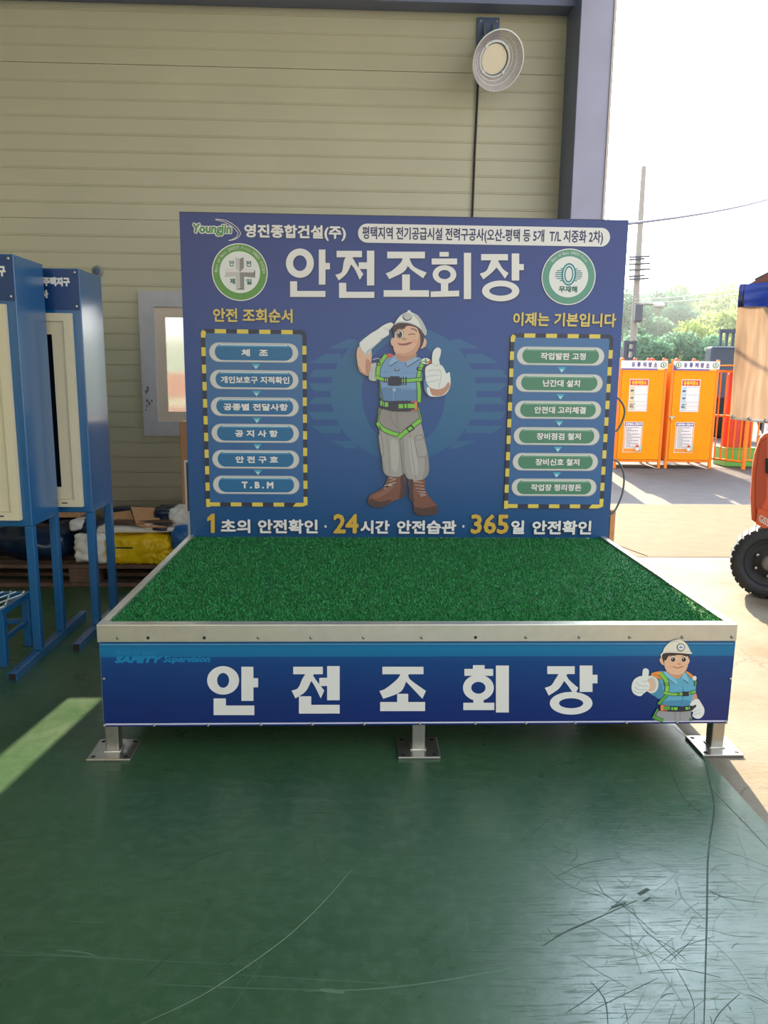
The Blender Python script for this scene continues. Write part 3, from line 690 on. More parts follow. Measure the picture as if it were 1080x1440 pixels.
cr([(-L_, w*.7), (-L_*.9, 0), (0, 0), (-w, w)], cl[2]); cr([(-L_, -w*1.2), (-L_*.9, 0), (0, 0), (-w, -w)], cl[0]); cr([(L_, w*.7), (L_*.9, 0), (L_, -w*1.2)], cl[3])
cr([(-w, -L_*1.1), (0, -L_), (0, 0), (-w, -w)], cl[0]); cr([(w, -L_*1.1), (0, -L_), (0, 0), (w, -w)], cl[1]); cr([(-w, -L_*1.1), (0, -L_), (w, -L_*1.1)], cl[3])
M_dk = mat('dark_teal_print', (36, 104, 92), .4)
for ch, x, y in (('안', 326, 370.5), ('전', 349.7, 371), ('제', 327, 395.7), ('일', 350.3, 396.2)): A.ptext(ch, x-3.8, y-4.2, x+3.8, y+4.2, M_dk, .0022)
c0, r = emblem(799.3, 389.6, 37.9, mat('emblem_grey_green', (92, 150, 128), .4), 'Best of Best SAFETY First', 138, 42)
M_tl = mat('emblem_teal', (28, 128, 132), .4)
for i, (hw, dz) in enumerate(((.32, .22), (.44, .15), (.5, .08), (.5, .01), (.5, -.06), (.44, -.13), (.32, -.2))):
    A.rect(c0.x-hw*r, c0.z+(dz+.05)*r, c0.x+hw*r, c0.z+(dz+.015+.07)*r, M_tl, True)
A.ell(c0.x, c0.z+.09*r, .27*r, .40*r, M_tl, 40, True); A.ell(c0.x, c0.z+.09*r, .21*r, .34*r, K['white'], 40, True); A.ell(c0.x, c0.z+.09*r, .17*r, .30*r, M_tl, 40, True); A.ell(c0.x, c0.z+.09*r, .12*r, .24*r, K['white'], 40, True)
A.text('무재해', c0.x-.34*r, c0.z-.55*r, c0.x+.34*r, c0.z-.32*r, M_dk, .003)
# headings
A.ptext('안전 조회순서', 300.4, 434.6, 412.4, 454.4, M_outl, .006); A.ptext('안전 조회순서', 299.8, 434, 411.6, 453.6, M_gold, .0045)
A.ptext('이제는 기본입니다', 721.8, 440.6, 867, 460.2, M_outl, .006); A.ptext('이제는 기본입니다', 721, 440, 866, 459.4, M_gold, .0045)
# list panels
def rrect(x0, z0, x1, z1, r, m):
    p = []
    for cx, cz, t0 in ((x1-r, z0+r, -90), (x1-r, z1-r, 0), (x0+r, z1-r, 90), (x0+r, z0+r, 180)):
        for k in range(7): t = R(t0+15*k); p.append((cx+r*math.cos(t), cz+r*math.sin(t)))
    A.poly(p, m, True)
def list_panel(x0, x1, z0, z1, texts, inner, hi, pill_px, ox, sc, tx):
    b = .022
    rrect(x0, z0, x1, z1, .03, M_blk); rrect(x0+b, z0+b, x1-b, z1-b, .012, M_panelL)
    W_, H_ = x1-x0, z1-z0
    n = 4; per = W_/4.75
    for i in range(4):
        A.rect(x0+per*(.62+i), z1-b, x0+per*(1.13+i), z1, M_yel, True); A.rect(x0+per*(.15+i), z0, x0+per*(.65+i), z0+b, M_yel, True)
    per = H_/10.5
    for i in range(10):
        zz = z1-per*(1.05+i)
        A.rect(x0, zz-per*.5, x0+b, zz, M_yel, True); A.rect(x1-b, zz-per*.5+per*.15, x1, zz+per*.15, M_yel, True)
    A.poly([(x0, z1-.02), (x0+.01, z1-.005), (x0+b+.006, z1-.014), (x0+b, z1-per*.5), (x0, z1-per*.5)], M_yel, True)
    A.poly([(x1, z0+.03), (x1-.01, z0+.006), (x1-.03, z0), (x1-per*.9, z0), (x1-per*.7, z0+b), (x1-b, z0+b), (x1-b, z0+.03)], M_yel, True)
    X = []
    for (cx0, cx1, cy0, cy1) in pill_px:
        a_, c_ = at(ox+cx0*sc, 430+(cy0+cy1)/2*sc, 1, Yb), at(ox+cx1*sc, 430+(cy0+cy1)/2*sc, 1, Yb)
        t_, u_ = at(ox+(cx0+cx1)/2*sc, 430+cy0*sc, 1, Yb), at(ox+(cx0+cx1)/2*sc, 430+cy1*sc, 1, Yb)
        X.append((a_.x, c_.x, u_.z, t_.z))
    xa = sum(v[0] for v in X)/6; xb = sum(v[1] for v in X)/6; hh = sum(v[3]-v[2] for v in X)/6
    for i, v in enumerate(X):
        zc = (v[2]+v[3])/2; u0, u1 = zc-hh/2, zc+hh/2
        A.pill(xa-.003, u0-.004, xb+.003, u1+.003, M_silver2); A.pill(xa, u0, xb, u1, M_silver)
        A.pill(xa+.028, u0+.007, xb-.028, u1-.005, inner)
        A.poly([(xa+.055, u1-.006), (xa+.042, u1-.020), (xb-.042, u1-.020), (xb-.055, u1-.006)], hi, True)
        A.poly([(xa+.06, u1-.007), (xa+.055, u1-.012), (xb-.055, u1-.012), (xb-.06, u1-.007)], M_white, True)
        s_, w0, w1, bold = texts[i]
        e0, e1 = xa+(xb-xa)*w0, xa+(xb-xa)*w1
        A.text(s_, e0+.002, zc-.0225, e1+.002, zc+.0165, M_outl, bold); A.text(s_, e0, zc-.021, e1, zc+.018, M_white, bold)
        if i < 5:
            zn = (X[i+1][2]+X[i+1][3])/2+hh/2; mz = (u0+zn)/2; mx_ = (xa+xb)/2+.01
            A.poly([(mx_-.024, mz+.013), (mx_+.024, mz+.013), (mx_, mz-.018)], tx[0], True); A.poly([(mx_-.013, mz+.002), (mx_+.013, mz+.002), (mx_, mz-.016)], tx[1], True)
tri = (mat('arrow_teal', (70, 170, 190), .4), mat('arrow_pale', (170, 214, 220), .4))
list_panel(-1.084, -.518, .680, 1.648, [('체   조', .36, .66, .004), ('개인보호구 지적확인', .12, .90, .003), ('공종별 전달사항', .14, .88, .0035), ('공 지 사 항', .265, .76, .004), ('안 전 구 호', .265, .76, .004), ('T . B . M', .33, .70, .005)],
    mat('pill_blue', (30, 104, 150), .35), mat('pill_blue_light', (76, 144, 180), .35),
    [(185, 712, 222, 335), (193, 716, 385, 495), (200, 720, 547, 655), (207, 722, 705, 812), (212, 724, 862, 965), (217, 726, 1015, 1115)], 250, .2361, tri)
list_panel(.594, 1.162, .679, 1.646, [('작업발판 고정', .27, .79, .003), ('난간대 설치', .31, .74, .003), ('안전대 고리체결', .225, .825, .003), ('장비점검 철저', .265, .785, .003), ('장비신호 철저', .265, .785, .003), ('작업장 정리정돈', .225, .825, .003)],
    mat('pill_green', (70, 128, 98), .35), mat('pill_green_light', (116, 158, 132), .35),
    [(287, 803, 247, 352), (280, 792, 408, 512), (270, 780, 568, 670), (262, 768, 725, 825), (254, 757, 878, 977), (246, 745, 1030, 1127)], 660, .2362, tri)
# slogan
for s_, x0, y0, x1, y1, m, b in (('초의', 311, 729.6, 352.5, 749, M_white, .0065), ('안전확인', 363, 729.6, 447.2, 749.6, M_white, .0065),
    ('24', 468.8, 722, 504.2, 749.4, M_gold2, .009), ('시간', 506.8, 731, 547.8, 750, M_white, .0065), ('안전습관', 557.8, 731, 641.2, 750, M_white, .0065),
    ('365', 661.6, 722.6, 714.8, 750, M_gold2, .009), ('일', 717.8, 731, 736.6, 750.2, M_white, .0065), ('안전확인', 747.4, 731.2, 830.6, 751, M_white, .0065)):
    A.ptext(s_, x0+.8, y0+1, x1+.8, y1+1, M_outl, b); A.ptext(s_, x0, y0, x1, y1, m, b)
A.poly([(292.2, 727.5), (298.2, 721.8), (302.8, 721.8), (302.8, 748.4), (297.2, 748.4), (297.2, 730.2), (292.2, 732.4)], M_gold2)
for cx in (458, 651): A.ell(cx, 739.5, 1.7, 1.9, M_silver, 16)
# printed worker
def board_worker(A):
    k = dict(K)
    k.update({n: mat('print_board_'+n, v, .4) for n, v in dict(skin=(222, 178, 150), skin2=(192, 142, 118), shirt=(122, 156, 194), shirt2=(98, 132, 172), shirt3=(146, 176, 206), grey=(166, 160, 154), grey2=(128, 122, 118), boot=(124, 78, 62), boot2=(80, 54, 50), dark=(50, 48, 66), hair=(74, 58, 62), mouth=(160, 88, 84)).items()})
    a = A.sub(.12848, 505, 540)
    a.blob([(330, 1000), (490, 995), (505, 1120), (500, 1210), (440, 1250), (370, 1275), (300, 1320), (200, 1348), (125, 1322), (98, 1275), (125, 1208), (200, 1170), (280, 1110)], k['boot'])
    a.blob([(100, 1270), (140, 1252), (220, 1285), (350, 1262), (300, 1320), (200, 1348), (122, 1322)], k['boot2'])
    a.blob([(545, 1040), (712, 1040), (722, 1150), (780, 1250), (848, 1320), (858, 1380), (820, 1422), (680, 1432), (608, 1400), (600, 1340), (582, 1280), (548, 1240), (543, 1150)], k['boot'])
    a.blob([(598, 1340), (700, 1355), (848, 1330), (856, 1385), (815, 1424), (680, 1433), (608, 1402)], k['boot2'])
    for (pts) in ([(335, 1025), (405, 1035), (330, 1060), (400, 1075), (315, 1095), (375, 1105), (275, 1105), (325, 1140), (265, 1130), (295, 1160)], [(590, 1060), (700, 1075), (600, 1100), (705, 1110), (615, 1135), (715, 1145), (630, 1170), (725, 1180), (650, 1195), (730, 1210), (670, 1220)]):
        a.stroke(pts, 6, k['white'], False)
    a.poly(catmull([(235, 240), (440, 270), (640, 245), (668, 390), (700, 530), (745, 740), (762, 900), (748, 990), (690, 1040), (600, 1052), (525, 1025), (488, 960), (470, 1000), (400, 1012), (320, 1005), (265, 950), (250, 800), (225, 540), (205, 420)], 4), k['grey'])
    k['grey3'] = mat('print_board_greymid', (148, 142, 137), .4); k['grey4'] = mat('print_board_greylight', (182, 176, 168), .4)
    a.blob([(238, 270), (440, 290), (640, 275), (655, 380), (560, 450), (435, 530), (330, 500), (215, 430)], k['grey3'])
    a.blob([(455, 600), (490, 640), (500, 900), (540, 1030), (500, 970), (478, 950)], k['grey3']); a.blob([(262, 850), (300, 980), (400, 1010), (320, 1004), (268, 950)], k['grey3']); a.blob([(690, 540), (745, 740), (760, 900), (745, 990), (690, 1038), (715, 900), (700, 700)], k['grey3'])
    a.blob([(345, 620), (420, 640), (430, 860), (400, 960), (355, 900)], k['grey4']); a.blob([(540, 620), (590, 610), (640, 860), (640, 980), (580, 960)], k['grey4'])
    a.blob([(150, 1215), (250, 1170), (330, 1110), (370, 1130), (290, 1200), (180, 1250)], mat('print_board_bootlight', (142, 94, 76), .4)); a.blob([(650, 1230), (740, 1230), (800, 1300), (700, 1330), (630, 1310)], k['boot'])
    a.blob([(490, 1000), (505, 1120), (500, 1210), (440, 1250), (455, 1120), (450, 1010)], k['boot2']); a.blob([(545, 1050), (590, 1050), (590, 1180), (600, 1290), (552, 1240), (543, 1150)], k['boot2'])
    a.stroke([(435, 500), (450, 700), (478, 990)], 12, k['grey2']); a.stroke([(345, 290), (350, 390), (420, 490)], 8, k['grey2']); a.stroke([(410, 290), (415, 390), (430, 490)], 8, k['grey2'])
    a.stroke([(295, 540), (325, 740), (335, 1000)], 5, k['grey2']); a.stroke([(550, 520), (580, 780), (620, 1040)], 5, k['grey2'])
    a.blob([(605, 585), (695, 560), (745, 740), (735, 785), (660, 800), (635, 780)], k['grey2']); a.blob([(611, 590), (690, 568), (738, 740), (728, 778), (662, 792), (641, 775)], k['grey'])
    a.stroke([(605, 600), (650, 612), (705, 585)], 6, k['grey2'])
    a.blob([(212, 565), (245, 552), (268, 760), (240, 772)], k['grey2']); a.blob([(216, 572), (240, 560), (262, 755), (244, 764)], k['grey'])
    k2 = k['dark']
    def strap(q, p, w, m=None, sm=True, e=14): q.stroke(p, w+e, k2, sm); q.stroke(p, w, m or k['green'], sm)
    strap(a, [(240, 260), (215, 340), (203, 420)], 6); strap(a, [(640, 260), (665, 340), (680, 410)], 10)
    strap(a, [(200, 420), (240, 475), (330, 525), (430, 555)], 40); strap(a, [(430, 585), (545, 490), (668, 395)], 42)
    a.poly([(505, 480), (570, 440), (610, 490), (545, 530)], k2); a.poly([(525, 485), (565, 460), (588, 488), (548, 512)], k['green']); a.stroke([(222, 455), (240, 500)], 10, k2, False)
    a = A.sub(.13426, 495, 430)
    a.blob([(178, 770), (195, 660), (205, 570), (285, 550), (300, 600), (275, 770)], k['shade']); a.poly([(200, 605), (205, 570), (285, 552), (290, 590)], k['navy'])
    a.stroke([(215, 640), (200, 760)], 6, k['grey']); a.stroke([(240, 640), (235, 765)], 6, k['grey'])
    a.blob([(75, 425), (48, 500), (65, 640), (95, 700), (165, 732), (188, 690), (198, 600), (205, 480), (150, 430)], k['skin']); a.stroke([(70, 640), (110, 700), (170, 722)], 12, k['skin2'])
    a.blob([(78, 405), (100, 368), (200, 290), (260, 255), (330, 205), (400, 178), (430, 192), (422, 222), (386, 262), (386, 300), (345, 332), (310, 345), (270, 395), (215, 440), (190, 490), (150, 520), (105, 480)], k['white'])
    a.blob([(200, 440), (270, 385), (340, 330), (385, 298), (345, 332), (270, 398), (210, 455), (160, 515), (150, 480)], k['shade']); a.blob([(150, 560), (198, 600), (185, 700), (165, 728), (140, 680)], k['skin2'])
    a.stroke([(80, 425), (110, 480), (165, 520)], 14, k['shade']); a.stroke([(355, 250), (385, 262)], 7, k['shade'], False); a.stroke([(330, 225), (360, 250), (415, 215)], 6, k['shade'])
    a.blob([(455, 500), (660, 495), (650, 560), (560, 600), (480, 575)], k['skin2'])
    a.poly(catmull([(330, 570), (395, 525), (440, 522), (490, 570), (560, 590), (640, 545), (700, 542), (745, 590), (742, 720), (712, 800), (692, 1000), (500, 1008), (312, 985), (285, 800), (290, 650)], 4), k['shirt'])
    a.blob([(300, 870), (440, 860), (690, 880), (690, 1000), (500, 1008), (312, 985)], k['shirt2']); a.stroke([(435, 840), (430, 1000)], 4, k['shirt3'], False)
    a.stroke([(535, 720), (535, 770)], 5, k['shirt2'], False); a.stroke([(305, 690), (390, 700)], 5, k['shirt2'], False); a.stroke([(540, 700), (650, 700)], 5, k['shirt2'], False); a.stroke([(510, 870), (650, 875)], 5, k['shirt3'], False)
    a.blob([(735, 610), (790, 640), (800, 850), (835, 935), (790, 945), (750, 880), (735, 760)], k['navy']); a.blob([(760, 760), (800, 830), (825, 935), (785, 925), (755, 870)], k['shirt2'])
    a.blob([(785, 850), (860, 860), (1000, 700), (1025, 740), (1025, 840), (990, 910), (930, 945), (830, 950), (790, 920)], k['white'])
    a.blob([(815, 860), (900, 865), (1000, 800), (1020, 850), (980, 905), (930, 940), (840, 935)], k['skin2'])
    a.blob([(765, 660), (790, 625), (850, 605), (935, 625), (975, 690), (1005, 770), (970, 845), (900, 875), (815, 855), (778, 800), (765, 730)], k['white'])
    a.blob([(838, 610), (836, 520), (852, 470), (880, 442), (908, 440), (928, 465), (922, 520), (908, 570), (918, 620), (880, 650)], k['white'])
    for p in ([(775, 690), (840, 672), (905, 678)], [(772, 742), (840, 732), (910, 725)], [(780, 800), (850, 792), (905, 772)], [(845, 612), (880, 630), (915, 612)], [(905, 660), (930, 720), (905, 860)]): a.stroke(p, 7, k['shade'])
    # harness over the shirt
    a.blob([(350, 525), (385, 500), (430, 515), (400, 545), (350, 550)], k['red'])
    strap(a, [(355, 515), (305, 590), (275, 660), (272, 745)], 36); a.rect(255, 590, 300, 625, k2); a.rect(268, 598, 292, 616, k['green'])
    strap(a, [(290, 790), (298, 880), (320, 985)], 4)
    strap(a, [(735, 600), (705, 690), (692, 790), (702, 900), (698, 1010)], 36); a.poly([(680, 640), (745, 655), (738, 690), (670, 670)], k2); a.poly([(697, 650), (734, 660), (730, 675), (692, 666)], k['green'])
    strap(a, [(255, 748), (330, 772), (400, 776)], 32); strap(a, [(490, 785), (620, 780), (730, 768)], 32)
    a.rect(332, 745, 343, 802, k2); a.rect(355, 745, 364, 805, k2); a.rect(395, 738, 495, 838, k2); a.rect(375, 750, 520, 832, k2); a.rect(530, 745, 541, 832, k2); a.rect(556, 745, 570, 832, k2)
    a.ell(770, 582, 52, 36, k['dark'], 32); a.ell(770, 580, 48, 32, k['white'], 32); a.poly([(735, 575), (805, 590), (800, 600), (730, 585)], k['green2']); a.poly([(757, 560), (775, 557), (785, 605), (765, 605)], k['green2']); a.blob([(800, 575), (830, 585), (815, 605), (795, 600)], k['red'])
    # head
    a.blob([(403, 375), (418, 340), (445, 350), (437, 420), (412, 412)], k['skin']); a.blob([(735, 355), (762, 345), (778, 380), (762, 430), (712, 446)], k['skin'])
    a.blob([(425, 250), (445, 190), (600, 165), (715, 210), (750, 290), (748, 370), (715, 446), (640, 480), (470, 470), (440, 330)], k['hair'])
    a.blob([(442, 330), (430, 425), (450, 492), (505, 522), (580, 528), (655, 505), (695, 445), (712, 390), (708, 300), (680, 235), (600, 205), (500, 205), (458, 250)], k['skin'])
    a.blob([(448, 250), (470, 195), (600, 175), (700, 215), (705, 300), (680, 240), (620, 215), (570, 215), (540, 245), (490, 240), (455, 275)], k['hair'])
    a.blob([(425, 215), (445, 188), (490, 120), (540, 82), (575, 68), (582, 53), (605, 50), (620, 70), (690, 108), (742, 180), (778, 265), (768, 312), (745, 290), (695, 222), (600, 180), (500, 172), (442, 192)], k['white'])
    a.blob([(640, 90), (700, 120), (745, 185), (776, 265), (766, 308), (720, 235), (690, 160)], k['shade']); a.blob([(500, 150), (530, 105), (580, 85), (560, 120), (530, 160)], K['skull'] if 'skull' in K else mat('print_highlight', (238, 238, 232), .4))
    a.stroke([(440, 200), (500, 178), (600, 186), (700, 230), (755, 300)], 8, k['shade']); a.stroke([(620, 80), (690, 150), (740, 230)], 8, k['shade'])
    a.ell(576, 118, 50, 42, k['dark'], 32); a.ell(579, 112, 44, 38, k['shade'], 32)
    k['skin3'] = mat('print_board_skinshade', (206, 156, 130), .4)
    a.blob([(655, 505), (695, 445), (712, 390), (706, 300), (680, 380), (640, 450), (560, 495), (470, 495), (505, 522), (580, 528)], k['skin3']); a.ell(655, 375, 26, 22, mat('print_board_blush', (226, 160, 138), .4), 24)
    a.ell(500, 300, 40, 46, k['hair'], 32); a.ell(501, 301, 35, 41, k['white'], 32); a.ell(498, 303, 26, 35, k['hair'], 32); a.ell(488, 285, 7, 9, k['white'], 14)
    a.stroke([(588, 308), (622, 296), (658, 302)], 8, k['hair']); a.stroke([(615, 245), (650, 246), (676, 272)], 10, k['hair']); a.stroke([(470, 250), (500, 242), (530, 252)], 6, k['hair'])
    a.ell(545, 350, 26, 13, k['skin2'], 20); a.blob([(478, 393), (540, 397), (628, 378), (600, 405), (545, 417), (495, 412)], k['mouth'])
    a.poly([(440, 525), (478, 582), (392, 634), (384, 600)], k['shirt3']); a.stroke([(476, 582), (392, 634)], 7, k['dark'], False); a.poly([(555, 590), (665, 540), (702, 560), (575, 642)], k['shirt3']); a.stroke([(558, 600), (574, 642), (700, 562)], 7, k['dark'], False)
    a.ell(468, 668, 28, 15, k['dark'], 20); a.ell(468, 665, 20, 9, k['shirt3'], 20); a.ell(440, 880, 16, 15, k['white'], 20); a.ell(440, 880, 9, 8, k['shirt2'], 16)
    a = A.sub(.12848, 505, 540)
    a.poly([(226, 175), (330, 185), (520, 180), (645, 190), (640, 280), (520, 298), (370, 295), (232, 262)], k2)
    a.rect(230, 182, 252, 235, k['green']); a.rect(260, 192, 270, 240, k['green']); a.rect(280, 198, 316, 248, k['green']); a.rect(430, 218, 480, 264, k['green']); a.rect(492, 216, 518, 262, k['green']); a.rect(528, 214, 606, 262, k['green'])
    a.poly([(565, 186), (632, 186), (632, 290), (565, 290), (565, 280), (605, 276), (605, 202), (565, 202)], k['red']); a.rect(608, 198, 632, 276, k['orange'])
board_worker(A)
bo.build('printed_panel', board)
for x in (BX0+.06, 0, BX1-.06): MB().bbox(x-.025, x+.025, Yb+.032, Yb+.082, 0, BH-.05, M_galv, .004).build('post', board)
for z in (.9, 1.6): MB().bbox(BX0+.03, BX1-.03, Yb+.083, Yb+.113, z, z+.03, M_galv, .003).build('brace', board)

# ================================================================ CABINETS (window display stands) ON THE LEFT
M_blue = mat('gloss_blue_paint', (6, 86, 138), .28, coat=.8, noise_amt=.03, noise_scale=5)
M_head = mat('navy_header_print', (14, 56, 108), .35)
M_cream = mat('cream_window_profile', (214, 202, 170), .4)
M_creamd = mat('cream_groove', (168, 156, 128), .5)
M_dark = mat('dark_display_pane', (16, 24, 40), .12)
M_pale = mat('pale_display_pane', (150, 146, 140), .2)
def cabinet(x1, y0, dep, wid, z0, z1, label, rows, pane, run0, run1, cols):
    x0 = x1-wid; y1 = y0+dep
    t = thing('display_cabinet', label, 'display stand', ((x0+x1)/2, (y0+y1)/2, 0), 'blue window display stands')
    MB().bbox(x0, x1, y0, y1, z0, z1, M_blue, .004).build('body', t)
    h = MB(); hz0 = z1-.205
    h.box(x0+.004, x1-.004, y0-.004, y0-.0005, hz0, z1-.006, M_head)
    a = Art(h, y0-.004)
    for s, px0, py0, px1, py1 in rows: a.ptext(s, px0, py0, px1, py1, M_white, .006)
    hd = h.build('header_sign', t)
    for x in (x0+.025, x1-.022):
        for z in (z1-.02, hz0+.018): dome(MB(), Vector((x, y0-.0045, z)), .007, M_alu).build('bolt', hd)
    f = MB(); fx0, fx1, fz0, fz1 = x0+.05, x1-.045, z0+.035, hz0-.018
    frame(f, fx0, fx1, fz0, fz1, .04, y0-.03, y0-.0005, M_cream)
    frame(f, fx0+.04, fx1-.04, fz0+.04, fz1-.04, .065, y0-.020, y0-.0005, M_cream)
    frame(f, fx0+.039, fx1-.039, fz0+.039, fz1-.039, .003, y0-.0205, y0-.0195, M_creamd)
    f.box(fx1-.105, fx1-.075, y0-.0306, y0-.0300, fz0+.018, fz0+.024, M_hole)
    fo = f.build('window_frame', t)
    MB().box(fx0+.1055, fx1-.1055, y0-.006, y0-.001, fz0+.1055, fz1-.1055, pane).build('glass_pane', fo)
    for xx in (x0+.02, x1-.02):
        for yy in (y0+.02, y1-.02): MB().bbox(xx-.02, xx+.02, yy-.02, yy+.02, .045, z0-.001, M_blue, .003).build('leg', t)
        r_ = MB().bbox(xx-.02, xx+.02, run0, run1, 0, .044, M_blue, .003)
        r_.box(xx-.016, xx+.016, run0-.0008, run0-.0002, .004, .040, M_hole)
        for q in (run0+.06, run1-.06): r_.add([(xx+.006*math.cos(k*math.pi/5), q+.006*math.sin(k*math.pi/5), .0445) for k in range(10)], [tuple(range(10))], M_hole)
        r_.build('foot_rail', t)
    return t
cabinet(-1.81, 3.71, .335, .95, .675, 1.94, 'blue display stand with cream window frame, cut by the left picture edge', [('구', -3, 374, 8, 389)], M_pale, 3.42, 4.36, None)
cabinet(-1.655, 4.11, .34, .95, .672, 1.93, 'blue display stand with sunlit side, half behind the other, nearer the pallet', [('주택지구', 60, 389.6, 98.4, 402.6), ('사', 58, 407.5, 68, 419.5)], M_dark, 3.81, 4.72, None)

# small blue table
tb_ = thing('metal_table', 'small blue steel table with a wire mesh top in front of the display stands', 'table', (-2.06, 3.72, 0))
TX1, TY0, TY1, TX0, TZ = -1.935, 3.60, 3.92, -2.5, .26
for x in (TX0+.018, TX1-.018):
    for y in (TY0+.018, TY1-.018): MB().bbox(x-.018, x+.018, y-.018, y+.018, 0, TZ-.001, M_blue, .003).build('leg', tb_)
fr = MB(); fr.box(TX0, TX1, TY0, TY0+.03, TZ, TZ+.03, M_blue).box(TX0, TX1, TY1-.03, TY1, TZ, TZ+.03, M_blue).box(TX0, TX0+.03, TY0+.03, TY1-.03, TZ, TZ+.03, M_blue).box(TX1-.03, TX1, TY0+.03, TY1-.03, TZ, TZ+.03, M_blue)
fr.build('top_frame', tb_)
mm_ = MB(); M_mesh = mat('white_wire', (210, 222, 224), .4)
for k in range(9):
    x = TX0+.02+k*.065
    mm_.tube([(x, TY0+.02, TZ+.032), (x+.09, TY1-.02, TZ+.032)] if x+.09 < TX1-.01 else [(x, TY0+.02, TZ+.032), (TX1-.015, TY0+.02+(TX1-.015-x)/.09*(TY1-TY0-.04), TZ+.032)], .004, M_mesh, 6)
    mm_.tube([(x, TY1-.02, TZ+.036), (x+.09, TY0+.02, TZ+.036)] if x+.09 < TX1-.01 else [(x, TY1-.02, TZ+.036), (TX1-.015, TY1-.02-(TX1-.015-x)/.09*(TY1-TY0-.04), TZ+.036)], .004, M_mesh, 6)
mm_.build('wire_mesh', tb_)
MB().bbox(TX1-.028, TX1-.008, TY0+.037, TY1-.037, .12, .145, M_blue, .003).build('stretcher', tb_); MB().bbox(TX0+.037, TX1-.037, TY1-.03, TY1-.01, .12, .145, M_blue, .003).build('stretcher', tb_)

# ================================================================ PALLET AND LOAD
M_wood = mat('dark_pallet_wood', (112, 86, 72), .8, noise_amt=.25, noise_scale=12, bump=.3)
pal = thing('wooden_pallet', 'dark wooden pallet on the floor along the back wall under the folded tarps', 'pallet', (-2.1, 5.35, 0))
PX0, PX1, PY0, PY1 = -3.0, -1.10, 5.02, 5.66
for i in range(6):
    y = PY0+i*(PY1-PY0-.09)/5; MB().bbox(PX0, PX1, y, y+.09, .125, .150, M_wood, .003).build('top_board', pal)
for i, x in enumerate((-2.85, -2.05, -1.28)):
    for y in (PY0, (PY0+PY1)/2-.05, PY1-.1): MB().bbox(x-.1, x+.1, y+.002, y+.098, .027, .124, M_wood, .004).build('block', pal)
for y in (PY0, (PY0+PY1)/2-.05, PY1-.1): MB().bbox(PX0, PX1, y, y+.1, 0, .026, M_wood, .003).build('bottom_board', pal)
M_yt = mat('yellow_tarpaulin', (250, 204, 12), .4, noise_amt=.08, noise_scale=10); M_wt = mat('white_tarpaulin', (240, 236, 230), .42, noise_amt=.05, noise_scale=8)
M_nt = mat('navy_tarpaulin', (26, 38, 66), .35); M_bt = mat('blue_tarpaulin', (44, 108, 180), .35); M_dt = mat('dark_blue_plastic', (18, 38, 66), .2)
M_card = mat('brown_cardboard', (208, 158, 116), .7, noise_amt=.05); M_card2 = mat('dark_cardboard_edges', (116, 90, 72), .8, noise_amt=.2, noise_scale=30)
def bag(name, label, box, m, seed, amp, cat, group=None, power=3.4, extra=None):
    mb = MB().soft(*box, m, seed, amp, power)
    if extra: extra(mb)
    return tag(mb.build(name), label, cat, group)
yt = thing('folded_tarpaulin', 'yellow folded tarpaulin with a white end lying on the pallet front', 'tarpaulin', (-1.75, 5.2, .151))
MB().soft(-1.925, -1.555, 5.03, 5.35, .151, .340, M_yt, 3, .016, 7, 6, .010).build('yellow_cover', yt)
MB().soft(-2.11, -1.91, 5.03, 5.36, .151, .345, M_wt, 8, .020, 6, 7, .012).build('white_end', yt)
MB().soft(-1.66, -1.475, 5.012, 5.24, .152, .33, M_yt, 12, .03, 3, 9, .012).build('bunched_end', yt)
sp = MB(); p = at(163, 771, 1, 5.02); sp.box(p.x, p.x+.11, 5.012, 5.018, p.z, p.z+.008, M_hole); sp.build('print_mark', yt)
bag('folded_tarpaulin', 'white and navy tarpaulin folded on top of the yellow one, against the wall', (-2.03, -1.40, 5.075, 5.50, .346, .402), M_wt, 21, .012, 'tarpaulin', None, 4,
    lambda mb: mb.soft(-2.02, -1.50, 5.36, 5.50, .40, .47, M_nt, 5, .02, 4).soft(-1.62, -1.47, 5.15, 5.44, .40, .50, M_nt, 41, .015, 5).soft(-1.52, -1.30, 5.12, 5.46, .39, .505, M_wt, 31, .022, 4, 8).soft(-2.10, -1.93, 5.09, 5.3, .348, .43, M_nt, 2, .02, 3).soft(-2.16, -2.06, 5.08, 5.25, .36, .43, M_wt, 6, .02, 3).soft(-1.60, -1.51, 5.072, 5.2, .372, .412, M_nt, 7, .008, 4).soft(-1.66, -1.61, 5.070, 5.2, .376, .412, M_wt, 7, .006, 4))
bag('folded_tarpaulin', 'bright blue tarpaulin bundle wedged between the yellow one and the stage', (-1.50, -1.12, 5.06, 5.5, .151, .41), M_bt, 9, .03, 'tarpaulin')
bag('tarpaulin_bundle', 'dark blue glossy plastic bundle on the pallet, left of the white one', (-2.75, -2.13, 5.03, 5.6, .151, .40), M_dt, 14, .05, 'tarpaulin', None, 2.8)
bag('tarpaulin_bundle', 'black plastic sheet bundle lying behind the leftmost cabinet legs', (-2.98, -2.72, 5.05, 5.55, .151, .36), mat('black_plastic', (20, 24, 30), .25), 17, .05, 'tarpaulin', None, 2.8)
